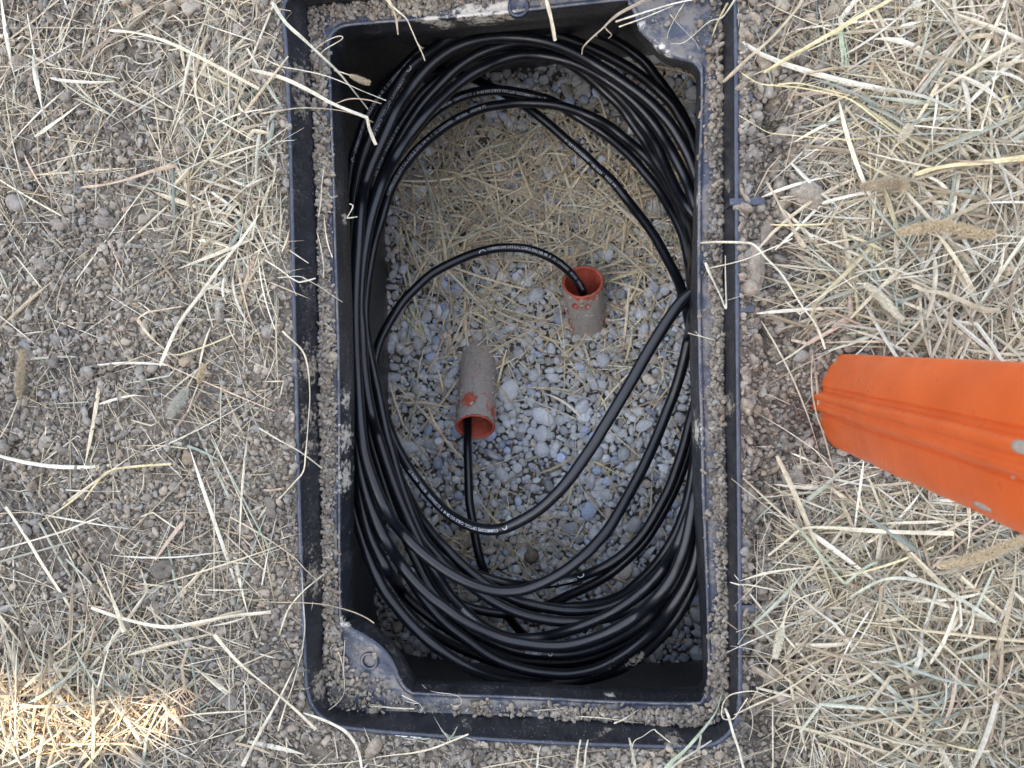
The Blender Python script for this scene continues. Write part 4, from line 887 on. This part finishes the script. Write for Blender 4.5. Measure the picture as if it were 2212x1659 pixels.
single('twig', 'brown forked root twig hanging over the top edge', [(1445,-22,.010),(1395,0,.006),(1345,25,.002),(1321,42,0),(1302,61,-.004),(1286,75,-.008),(1268,92,-.012),(1259,104,-.016),(1257,118,-.02)], .0042, 'twig', (1.1, .35), .8, cat='twig', children=[('twig_fork', [(1306,57,-.003),(1312,66,-.006),(1321,75,-.009),(1314,83,-.011)], .002), ('twig_fork', [(1292,70,-.006),(1288,77,-.008),(1291,79,-.009)], .0015)])
single('straw_stem', 'upper of two pale stems reaching left over the top right bracket', [(1520,-6,.006),(1458,7,.004),(1400,24,.001),(1360,37,-.004),(1330,47,-.008)], .0024, 'white', (.9, .9))
single('straw_stem', 'lower of two pale stems reaching left over the top right bracket', [(1455,12,.002),(1392,38,-.004),(1365,48,-.006),(1337,58,-.010)], .0018, 'pale', (.9, .8))
single('straw_stem', 'thin V shaped stem lying on the top right bracket', [(1478,7,-.028),(1462,32,-.030),(1445,66,-.030),(1441,84,-.031)], .0012, 'pale')
single('straw_stem', 'long stem crossing the top right bracket from the twig side', [(1447,30,-.030),(1465,52,-.029),(1500,88,-.028),(1509,105,-.026)], .0009, 'pale')
single('grass_blade', 'greenish blade lying over the top right corner', [(1593,-10,.012),(1568,28,.008),(1555,40,.002),(1530,48,-.01),(1480,90,-.028),(1450,94,-.030)], .0022, 'ggreen', (1, .5))
single('grass_blade', 'yellow blade over the right rim at the top', [(1572,6,.008),(1560,28,-.004),(1549,50,-.018),(1539,78,-.030)], .0026, 'yellow', (1, .6))
single('grass_blade', 'long flat grey green leaf over the top left of the box', [(588,5,.012),(617,49,.010),(655,84,.008),(690,117,.004),(730,155,-.010),(762,194,-.03),(795,236,-.055)], .0048, 'ggreen', (1.1, .3), .22, cat='grass leaf')
single('straw_stem', 'thin straight stem ending over the upper left coil', [(560,120,.012),(603,142,.010),(648,151,.008),(694,161,.004),(732,174,-.004),(782,196,-.02),(834,217,-.04)], .0018, 'white', (.8, .7))
single('grass_blade', 'wide pale leaf folded sharply over the left coils', [(540,150,.012),(603,166,.010),(659,191,.008),(715,222,.002),(752,238,-.008),(786,251,-.018),(793,256,-.020),(797,275,-.026),(805,297,-.034),(812,313,-.04)], .0056, 'white', (.8, .75), .22, cat='grass leaf')
single('straw_stem', 'brownish stem under the folded leaf at upper left', [(560,246,.008),(603,239,.010),(650,233,.008),(705,235,0),(745,241,-.010),(780,252,-.02),(806,264,-.03)], .0020, 'tan', (1, .5))
single('grass_blade', 'reddish curled leaf over the left lip', [(700,220,-.020),(722,224,-.022),(745,216,-.02),(765,213,-.022),(795,216,-.026),(824,224,-.03)], .0026, 'red', (.8, .5), .3, cat='grass leaf')
single('straw_stem', 'pale bent stem with a frayed end at the top edge', [(822,-20,.006),(838,4,.004),(856,21,.002),(877,40,-.002),(888,62,-.010),(901,92,-.018),(912,115,-.026),(918,131,-.030)], .0019, 'pale', (1, .8), children=[('frayed_end', [(903,94,-.018),(908,101,-.02),(915,105,-.022)], .0010)])
single('grass_blade', 'broad tan leaf tip pointing down over the top lip', [(828,-18,.006),(840,2,.004),(848,18,.002),(855,38,-.004),(858,58,-.008),(860,75,-.012)], .0046, 'tan', (1.1, .35), .25, cat='grass leaf')
single('straw_stem', 'looped thin stem at the top left inner corner', [(690,118,-.022),(703,106,-.020),(722,95,-.018),(737,86,-.018),(740,80,-.018),(732,78,-.018),(714,84,-.020),(695,95,-.022),(672,112,-.026)], .0013, 'pale', (.9, .8))
single('straw_stem', 'long white stem bent over the middle of the right rim', [(1512,525,-.026),(1540,523,-.012),(1570,523,.003),(1600,524,.008),(1622,526,.012),(1636,535,.012),(1655,557,.012),(1687,590,.014),(1712,628,.016),(1735,665,.014),(1755,690,.012),(1770,718,.009),(1783,754,.006)], .0026, 'white', (1, 1), .55)
single('straw_stem', 'thin stem crossing the right rim just below the long white one', [(1525,581,-.028),(1556,574,-.008),(1590,566,.006),(1618,557,.010),(1655,541,.014),(1690,526,.014),(1712,515,.012)], .0016, 'pale', (.8, 1))
single('straw_stem', 'flattened stem bent into a V in the right groove', [(1524,567,-.028),(1533,590,-.026),(1545,615,-.022),(1557,640,-.016),(1565,660,-.010),(1568,666,-.009),(1569,655,-.009),(1568,620,-.008),(1567,585,-.008),(1567,552,-.008)], .0024, 'white', (1.5, .6), .35)
single('straw_stem', 'little forked white stem on the right lip', [(1486,719,-.026),(1503,724,-.026),(1522,729,-.026),(1542,734,-.026)], .0013, 'white', (.8, .7), children=[('side_shoot', [(1522,729,-.026),(1508,722,-.024),(1503,714,-.023)], .001), ('side_shoot', [(1512,726,-.026),(1500,716,-.024)], .0009)])
single('straw_stem', 'small zigzag straw hooked over the left lip', [(755,440,-.034),(762,444,-.032),(760,452,-.032),(751,468,-.034),(750,471,-.034),(760,470,-.036),(772,468,-.040)], .0018, 'white', (.9, .8), .5)
single('straw_stem', 'upper pale stem lying along the left groove soil', [(699,366,-.028),(695,400,-.026),(693,435,-.026),(688,468,-.028)], .0018, 'pale', (.9, .8))
single('straw_stem', 'pale stem on the left groove soil leaning right at its foot', [(700,470,-.028),(703,500,-.026),(709,530,-.026),(718,556,-.028)], .0020, 'pale', (.9, .8))
single('straw_stem', 'longest stem in the left groove, below its neighbour stems', [(684,500,-.028),(692,530,-.026),(698,565,-.024),(699,600,-.027)], .0017, 'pale', (.9, .6))
single('straw_stem', 'bent white stem poking from the soil over the left channel', [(570,560,.006),(603,581,.008),(628,600,.010),(645,609,.010),(650,609,.010),(665,606,.008),(682,601,.004)], .0019, 'white', (.9, 1))
single('straw_stem', 'thin stem running down over the left channel to the lip', [(600,600,.006),(645,597,.006),(668,607,.002),(693,621,-.010),(715,636,-.018),(740,653,-.026)], .0013, 'white', (.9, .8))
single('straw_stem', 'long bowed stem arching over the left channel', [(610,715,.008),(624,729,.008),(645,748,.004),(657,765,0),(664,790,-.004),(668,825,-.008),(669,865,-.012),(666,905,-.012),(664,936,-.008),(660,980,.002),(655,1018,.006),(635,1043,.008),(603,1078,.008)], .0024, 'pale', (1, .8), .55)
single('straw_stem', 'pale stem slanting over the left channel below the bowed stem', [(560,925,.008),(603,951,.010),(640,971,.008),(665,988,-.002),(696,1012,-.018)], .0022, 'white', (1, .7))
single('straw_stem', 'long tan stem reaching over the bottom left bracket', [(560,1300,.010),(603,1301,.012),(650,1302,.010),(692,1305,.004),(728,1312,-.010),(763,1322,-.024),(790,1334,-.03),(808,1346,-.032)], .0021, 'tan', (.9, .7))
single('straw_stem', 'straw fanning up across the lower left channel', [(603,1372,.008),(622,1318,.010),(650,1282,.008),(675,1260,0),(700,1240,-.018)], .0021, 'pale', (1, .8))
single('straw_stem', 'steep stem crossing the lower left channel beside the fan', [(600,1580,.008),(618,1520,.010),(633,1478,.008),(655,1395,.0),(666,1340,-.008),(676,1300,-.015)], .0020, 'pale', (1, .7))
single('grass_blade', 'dark grey leaf stuck up beside the lower left rim', [(650,1420,.002),(658,1360,.004),(655,1300,.006),(652,1235,.010)], .0028, 'grey', (1, .3), .3, cat='grass leaf')
single('straw_stem', 'short stem standing on the bottom left bracket', [(731,1408,-.030),(738,1430,-.028),(741,1450,-.028),(740,1466,-.030)], .0015, 'pale')
single('straw_stem', 'long hooked stem lying below the bottom left bracket', [(745,1382,-.030),(742,1440,-.028),(744,1490,-.026),(735,1512,-.026),(715,1530,-.02),(690,1545,-.006),(665,1552,.004)], .0013, 'pale', (.7, .8))
single('straw_stem', 'frayed stem lying along the bottom ledge at left', [(797,1525,-.030),(830,1528,-.029),(860,1530,-.029),(895,1531,-.030)], .0022, 'pale', (1, .6), children=[('frayed_end', [(797,1521,-.029),(830,1526,-.029),(880,1534,-.030)], .0012)])
single('straw_stem', 'thin straw lying straight on the bottom ledge', [(1150,1535,-.030),(1185,1533,-.030),(1218,1530,-.031)], .0012, 'white')
single('straw_stem', 'pale stem lying flat on the bottom ledge further right', [(1250,1548,-.030),(1290,1550,-.029),(1335,1555,-.029),(1381,1562,-.03)], .0017, 'pale')
single('straw_stem', 'short thick stem leaning on the bottom ledge soil', [(1326,1563,-.026),(1350,1552,-.026),(1381,1532,-.024)], .0020, 'white')
single('root_thread', 'curled hair thin root on the bottom lip', [(912,1479,-.055),(924,1490,-.045),(945,1496,-.036),(978,1500,-.032),(994,1508,-.030),(996,1520,-.030),(985,1526,-.030),(972,1521,-.030)], .0008, 'white', (1, 1), .8, cat='root')
single('straw_stem', 'little forked stem on the bottom ledge soil', [(868,1502,-.032),(888,1512,-.028),(905,1520,-.026),(912,1532,-.028),(905,1540,-.030)], .0018, 'white', (.9, .6), children=[('side_shoot', [(905,1520,-.026),(890,1518,-.027),(870,1513,-.03)], .0012)])
single('grass_blade', 'green sprouting leaf at the middle of the bottom rim', [(966,1598,.008),(968,1590,.014),(958,1581,.018),(953,1572,.022)], .0018, 'green', (1, .4), cat='grass leaf', children=[('leaf', [(966,1598,.010),(978,1588,.016),(988,1569,.024)], .0024), ('leaf', [(966,1598,.010),(986,1592,.014),(1000,1588,.016)], .0016)])
single('straw_stem', 'long pale stem lying below the left of the bottom rim', [(812,1636,.008),(850,1631,.010),(888,1627,.012),(930,1618,.012),(965,1605,.012),(1012,1586,.012)], .0024, 'pale', (1, .8))
single('grass_blade', 'white leaf sweeping down from the bottom left corner', [(655,1540,.012),(690,1552,.010),(722,1566,.010),(748,1582,.010),(766,1605,.010),(776,1630,.010),(782,1665,.010)], .0044, 'white', (.8, .8), .25, cat='grass leaf')
single('grass_blade', 'long grey green leaf crossing the bottom right groove', [(1432,1668,.010),(1452,1645,.012),(1480,1620,.012),(1502,1596,.012),(1530,1562,.0),(1548,1535,-.010),(1556,1510,-.014),(1562,1490,-.012)], .0040, 'green', (1.2, .35), .28, cat='grass leaf')
single('grass_blade', 'pale leaf beside the long grey green one below the corner', [(1446,1660,.010),(1475,1640,.012),(1506,1620,.014),(1537,1600,.012)], .0036, 'ggreen', (.9, .6), .3, cat='grass leaf')
single('grass_blade', 'short pale green leaf standing on the bottom right rim', [(1507,1622,.006),(1512,1602,.012),(1514,1588,.016)], .0034, 'ggreen', (1.1, .6), .3, cat='grass leaf')
single('straw_stem', 'stem looped over the bottom right corner', [(1650,1500,.010),(1625,1493,.012),(1596,1496,.012),(1575,1503,.004),(1562,1520,-.004),(1559,1545,-.006),(1566,1554,-.004),(1585,1552,.004),(1600,1530,.010),(1615,1508,.012)], .0015, 'white', (.9, .8))
single('grass_blade', 'white leaf dropping from the bottom right corner', [(1566,1530,-.004),(1574,1549,.0),(1584,1585,.010),(1596,1620,.010),(1608,1668,.010)], .0040, 'white', (.9, .7), .25, cat='grass leaf')
for k_, (x_, lab) in enumerate([(1246,'upright straw tips, left of the pair below the bottom rim'),(1262,'upright straw tips, right of the pair below the bottom rim'),(1160,'straw tip standing below the bottom rim, left of the upright pair')]):
    single('straw_stem', lab, [(x_-2,1670,.006),(x_+1,1648,.012),(x_+3,1625,.018),(x_+8,1598 if k_ < 2 else 1612,.024)], .0032, 'white' if k_ else 'pale', (1, .6))
single('grass_blade', 'pale green upright leaf right of centre below the bottom rim', [(1373,1670,.006),(1370,1645,.014),(1364,1615,.022),(1359,1594,.028)], .0042, 'ggreen', (1, .5), .3, cat='grass leaf')
single('straw_stem', 'thin stem kinked above the bottom rim right of centre', [(1365,1650,.008),(1368,1605,.014),(1390,1590,.014),(1411,1576,.008),(1420,1582,.006),(1448,1604,.004)], .0016, 'pale', (.8, .9))
single('straw_stem', 'long thick yellow stem slanting across the top right ground', [(1650,157,.012),(1676,141,.016),(1701,126,.018),(1757,94,.020),(1813,62,.022),(1857,35,.024),(1900,12,.024),(1960,-22,.024)], .0048, 'yellow', (.8, 1.1), .5)
single('straw_stem', 'broken thick tan stem ending on the upper right rim', [(1563,177,.006),(1585,156,.010),(1616,126,.014),(1660,88,.018),(1695,50,.022),(1725,14,.024),(1740,-20,.024)], .0036, 'tan', (1.1, .9), .5)
single('straw_stem', 'thick yellow stem running off the right edge below the top corner', [(1975,378,.018),(2010,366,.022),(2062,356,.026),(2130,350,.028),(2212,341,.030),(2300,334,.030)], .0060, 'yellow', (.7, 1.2), .4)
single('straw_stem', 'thin yellow green stem from the upper ribs out to the right', [(1596,249,.0),(1628,268,.008),(1660,286,.010),(1700,291,.012),(1769,298,.014),(1820,301,.014),(1872,299,.014)], .0016, 'yellow', (.7, .8))
single('straw_stem', 'pale stem with a sharp elbow in the upper right straw', [(1975,271,.030),(2040,277,.036),(2115,281,.040),(2122,270,.042),(2137,222,.044),(2152,155,.046),(2165,98,.048),(2175,62,.046),(2160,50,.04)], .0024, 'white', (.9, .8), .5)
single('straw_stem', 'yellow arching pair of stems right of the upper ribs', [(1602,158,.008),(1640,180,.012),(1680,185,.014),(1730,190,.016),(1795,203,.016),(1840,217,.016),(1900,262,.016),(1985,330,.018)], .0022, 'yellow', (.7, .9), children=[('stem', [(1680,182,.016),(1725,180,.018),(1780,192,.018),(1855,212,.018)], .0020)])
single('grass_blade', 'bundle of blue green leaf shreds on the upper right soil', [(1819,146,.010),(1820,122,.014),(1818,95,.016),(1815,65,.016)], .0050, 'green', (.6, 1.1), .3, cat='grass leaf', children=[('leaf', [(1828,142,.010),(1827,118,.014),(1822,90,.016)], .0026), ('leaf', [(1834,125,.010),(1829,100,.014),(1824,75,.016)], .002)])
single('straw_stem', 'white straw lying across the soil above the golden seed head', [(1776,440,.010),(1800,432,.014),(1835,423,.016),(1868,416,.016)], .0042, 'white', (1, .9), .4)
single('straw_stem', 'splintered straw pointing up left beside the largest clod', [(1656,392,.012),(1675,425,.014),(1690,455,.014),(1702,472,.014),(1722,510,.010),(1738,535,.008)], .0044, 'tan', (.5, 1.2), .4)
single('grass_blade', 'broad curved tan leaf in the straw above the post', [(1970,615,.030),(2000,628,.034),(2040,634,.036),(2080,650,.036),(2120,668,.034),(2160,671,.030)], .0085, 'tan', (.5, .8), .2, cat='grass leaf')
single('straw_stem', 'white stem lying over the corner of the orange post base', [(1826,781,.020),(1850,765,.022),(1875,742,.020),(1905,710,.018),(1940,670,.018)], .0016, 'white')
single('straw_stem', 'stem lying along the left foot of the orange post', [(1756,765,.012),(1753,800,.014),(1755,850,.014),(1765,900,.014),(1778,935,.014),(1792,985,.012),(1806,1040,.010)], .0022, 'tan', (.8, .7))
single('grass_blade', 'wide straw leaf crossing the ground below the orange post', [(1660,1200,.010),(1700,1168,.014),(1735,1142,.016),(1790,1140,.018),(1860,1145,.020),(1960,1150,.022),(2060,1152,.024)], .0044, 'pale', (.7, 1.2), .25, cat='grass leaf')
single('grass_blade', 'grey green pointed leaf bent in an open V at lower right', [(1718,1132,.016),(1752,1175,.018),(1785,1215,.020),(1815,1250,.020),(1826,1259,.020),(1845,1245,.020),(1870,1226,.020),(1895,1211,.020)], .0060, 'green', (.5, .5), .22, cat='grass leaf')
single('grass_blade', 'pale green leaf arching across the lower right straw', [(1835,1290,.020),(1870,1270,.024),(1910,1252,.026),(1960,1250,.028),(2030,1268,.028),(2100,1310,.028),(2150,1345,.026)], .0050, 'ggreen', (.6, .8), .25, cat='grass leaf')
single('straw_stem', 'long thin stem slanting over the lower left ground', [(-30,1196,.014),(40,1176,.016),(129,1150,.018),(180,1131,.018),(215,1118,.016)], .0028, 'white', (.9, .8), .5)
single('grass_blade', 'long wide pale leaf bowed across the lower left ground', [(197,1313,.012),(255,1333,.016),(322,1350,.018),(375,1354,.018),(440,1342,.018),(500,1331,.016),(556,1325,.014),(585,1322,.014)], .0060, 'white', (.6, 1.0), .22, cat='grass leaf')
single('grass_blade', 'flat ribbed leaf slanting down right in the lower left ground', [(462,1371,.012),(490,1404,.014),(520,1436,.016),(560,1469,.016),(605,1505,.014),(645,1540,.012),(682,1576,.010)], .0060, 'pale', (.8, .7), .22, cat='grass leaf')
single('straw_stem', 'straight thick stalk pointing down in the lower left ground', [(217,1218,.016),(232,1262,.018),(247,1305,.018),(268,1365,.016)], .0036, 'pale', (.6, 1.6), .5)
single('straw_stem', 'long white stalk crossing from centre left down to the rim', [(636,1442,.012),(610,1495,.014),(580,1550,.014),(552,1600,.014),(524,1655,.012)], .0046, 'white', (.4, 1.1), .3)
single('grass_blade', 'broad pale leaf running down left in the upper left ground', [(560,462,.016),(520,520,.020),(478,573,.022),(430,640,.022),(386,700,.020),(345,790,.016)], .0050, 'white', (.7, .9), .25, cat='grass leaf')
single('grass_blade', 'twisted pinkish leaf crossing the upper left ground', [(175,405,.014),(230,398,.018),(285,384,.020),(330,369,.020),(380,357,.016)], .0056, 'red', (.5, .9), .22, cat='grass leaf')
single('grass_blade', 'long wide pale leaf slanting right across the top left ground', [(235,65,.020),(300,72,.024),(360,90,.026),(420,118,.026),(480,150,.024),(560,192,.020)], .0062, 'pale', (.6, .7), .22, cat='grass leaf')
single('grass_blade', 'brown leaf piece lying in the middle left ground', [(297,688,.012),(318,675,.014),(345,670,.014),(392,662,.012)], .0036, 'orange', (.8, .5), .3, cat='grass leaf', children=[('leaf', [(297,690,.013),(320,722,.014),(352,752,.014),(385,775,.012)], .0042)])
single('straw_stem', 'yellow curved stem at the lower middle of the left ground', [(182,1080,.012),(205,1048,.014),(235,1018,.016),(290,1008,.016),(370,1002,.016)], .0032, 'yellow', (.7, 1.0), .4)

# ------------------------------------------------------------------ foxtail seed heads
def seed_head(label, pts, wid, stem, col, n_sp=120, seed=1):
    wid *= .70
    r = np.random.default_rng(seed); a = cr([tuple(p) for p in pts], 10); w3 = P(a[:, 0], a[:, 1], a[:, 2]); loc = w3.mean(0)
    root = empty('seed_head', tuple(loc)); tag(root, label, 'seed head', 'foxtail seed heads lying in the straw')
    arc = np.r_[0, np.cumsum(np.linalg.norm(np.diff(w3, axis=0), axis=1))]; L = arc[-1]; t, N, B = frames(w3)
    s = r.uniform(0, 1, n_sp); s.sort(); idx = (s*(len(w3)-1)).astype(int); th = np.arange(n_sp)*2.4; prof = np.sin(np.clip(s*.9+.08, 0, 1)*math.pi)**.5
    dr = np.cos(th)[:, None]*N[idx]+np.sin(th)[:, None]*B[idx]; pos = w3[idx]+dr*(wid*.16*prof)[:, None]
    v, f = ICO[1]; ax = t[idx]*.8+dr*.6; ax /= np.linalg.norm(ax, axis=1)[:, None]; e1 = np.cross(ax, r.normal(size=(n_sp, 3))); e1 /= np.linalg.norm(e1, axis=1)[:, None]; e2 = np.cross(ax, e1)
    k = wid*.085
    n_sp = len(pos)
    q = pos[:, None]+(v[None, :, :1]*ax[:, None]*1.9+v[None, :, 1:2]*e1[:, None]+v[None, :, 2:]*e2[:, None])*k
    ff = (f[None]+(np.arange(n_sp)*len(v))[:, None, None]).reshape(-1, 3); c = np.array(COLS[col])*np.clip(r.normal(1.05, .12, n_sp), .7, 1.4)[:, None]
    mesh('grain', local(q.reshape(-1, 3), loc), ff, m_straw, root, True, np.repeat(c, len(v), 0))
    m = n_sp*11; ii = r.integers(0, len(w3), m); th = r.uniform(0, 6.283, m); dr = np.cos(th)[:, None]*N[ii]+np.sin(th)[:, None]*B[ii]
    d = t[ii]*r.uniform(.35, 1.1, (m, 1))+dr; d /= np.linalg.norm(d, axis=1)[:, None]; pf = np.sin(np.clip(ii/len(w3)*.9+.08, 0, 1)*math.pi)**.4
    ln = wid*.62*r.uniform(.6, 1.1, m)*pf; p0 = w3[ii]+dr*wid*.08; p1 = p0+d*(ln*.5)[:, None]; p2 = p1+d*(ln*.5)[:, None]+t[ii]*(ln*.12)[:, None]
    pp = np.stack([p0, p1, p2], 1); V, fb, cb = ribbons(pp[..., 0], pp[..., 1], pp[..., 2], np.full(m, .00034), np.zeros((m, 3)), np.array(COLS[col])[None]*np.clip(r.normal(1.1, .1, (m, 1)), .7, 1.4), 1.0, np.array([[1, .8, .3]])*np.ones((m, 1)))
    mesh('bristles', local(V, loc), fb, m_straw, root, False, cb)
    b = cr([tuple(p) for p in stem], 8); b3 = P(b[:, 0], b[:, 1], b[:, 2]); V, fs, cs = ribbons(b3[None, :, 0], b3[None, :, 1], b3[None, :, 2], np.array([.0013]), np.zeros((1, len(b3))), np.array([COLS['pale']]), .9, np.ones((1, len(b3))))
    mesh('stem', local(V, loc), fs, m_straw, root, False, cs)
seed_head('small tan bristly seed head poking over the top left corner', [(756,163,-.016),(770,169,-.018),(785,175,-.020),(798,179,-.022)], .0095, [(722,152,-.010),(740,157,-.012),(757,163,-.016)], 'tan', 80, 1)
seed_head('long pale brown seed head near the left edge of the ground', [(40,862,.012),(42,830,.014),(46,795,.014),(48,758,.012)], .0130, [(-6,955,.008),(20,910,.010),(40,862,.012)], 'tan', 150, 2)
seed_head('plump grey green seed head in the middle left ground', [(404,838,.014),(392,858,.016),(378,878,.016),(366,897,.014)], .0170, [(425,800,.010),(412,822,.012),(404,838,.014)], 'grey', 130, 3)
seed_head('small golden seed head just above the plump one', [(429,828,.014),(434,812,.016),(440,790,.016)], .0110, [(405,890,.010),(418,855,.012),(429,828,.014)], 'orange', 80, 4)
seed_head('longest golden seed head lying in the right hand straw', [(2150,508,.034),(2110,503,.036),(2070,494,.036),(2025,488,.036),(1985,494,.036),(1943,502,.034)], .0175, [(2240,514,.030),(2195,511,.032),(2150,508,.034)], 'orange', 260, 5)
seed_head('curled tan seed head right of the largest clod', [(1950,415,.022),(1952,402,.024),(1940,396,.024),(1915,396,.024),(1885,401,.022),(1862,404,.020)], .0160, [(1935,430,.014),(1944,424,.018),(1950,415,.022)], 'tan', 160, 6)
seed_head('narrow white seed head slanting above the post', [(1868,613,.020),(1893,632,.024),(1918,660,.026),(1948,690,.024)], .0110, [(1850,612,.016),(1868,613,.020)], 'white', 150, 7)
seed_head('fuzzy brown seed head at the right edge below the post', [(2027,1224,.028),(2075,1214,.032),(2125,1200,.036),(2175,1180,.038),(2215,1162,.040)], .0160, [(2215,1162,.040),(2260,1140,.040)], 'orange', 220, 8)
seed_head('small white seed head right of the lower right rib', [(1692,1349,.012),(1686,1372,.014),(1680,1396,.014),(1674,1420,.012)], .0110, [(1789,1273,.012),(1735,1290,.014),(1705,1315,.014),(1692,1349,.012)], 'white', 110, 9)
seed_head('small silvery seed head in the upper right straw', [(1942,308,.022),(1954,290,.026),(1966,272,.028)], .0120, [(1925,335,.014),(1932,320,.018),(1942,308,.022)], 'white', 90, 10)

# ------------------------------------------------------------------ tall board screen, unseen, added to shade the place except for sun patches
FY = -2.3
blocker = empty('sun_blocker', (0, FY, 0)); tag(blocker, 'unseen tall screen of horizontal boards, added to shade the ground', 'blocker')
def hit(p): t = (FY-p[1])/sundir[1]; return p+sundir*t
a0 = hit(P(-150, 1625, .012)); a1 = hit(P(160, 1460, .012)); a2 = hit(P(390, 1560, .01)); b0 = hit(P(680, 1215, -.026)); b1 = hit(P(680, 1172, -.026))
HOLES = [(a0[0]-.1, a1[0], a0[2], a1[2]), (a1[0], a2[0], min(a0[2], a1[2])+.012, max(a0[2], a1[2])-.022), (b0[0]-.016, b0[0]+.016, min(b0[2], b1[2]), max(b0[2], b1[2]))]  # openings shaped to throw the sun patches
HOLES = [(min(h[:2]), max(h[:2]), min(h[2:]), max(h[2:])) for h in HOLES]
XA, XB = -5.6, 2.4
zz = 0.0; kk = 0
cuts = sorted({round(v, 4) for h in HOLES for v in h[2:]})
lv = [0.0]
while lv[-1] < 3.3:
    nx = lv[-1]+.15; c = [v for v in cuts if lv[-1]+1e-4 < v < nx+.03]
    lv.append(c[0] if c else nx)
for k in range(len(lv)-1):
    z0, z1 = lv[k], lv[k+1]; zm = (z0+z1)/2; segs = [(XA, XB)]
    for (xa, xb, za, zb) in HOLES:
        if za < zm < zb:
            ns = []
            for (u0, u1) in segs:
                if u0 < xa < xb < u1: ns += [(u0, xa), (xb, u1)]
                elif u0 < xb < u1 and xa <= u0: ns += [(xb, u1)]
                elif u0 < xa < u1 and xb >= u1: ns += [(u0, xa)]
                else: ns.append((u0, u1))
            segs = ns
    Vs = []; Fs = []; off = 0
    for (u0, u1) in segs:
        v, f = boxv(((u0+u1)/2, 0, zm), (u1-u0, .02+.002*(k % 2), z1-z0-.0004)); Vs.append(v); Fs.append(f+off); off += 8
    mesh('blocker_board', np.concatenate(Vs), np.concatenate(Fs), m_wood, blocker, False)
for xx in (-5.4, -3.4, -.6, 1.2, 2.3):
    v, f = boxv((xx, -.07, 1.65), (.09, .09, 3.3)); mesh('blocker_post', v, f, m_wood, blocker, False)
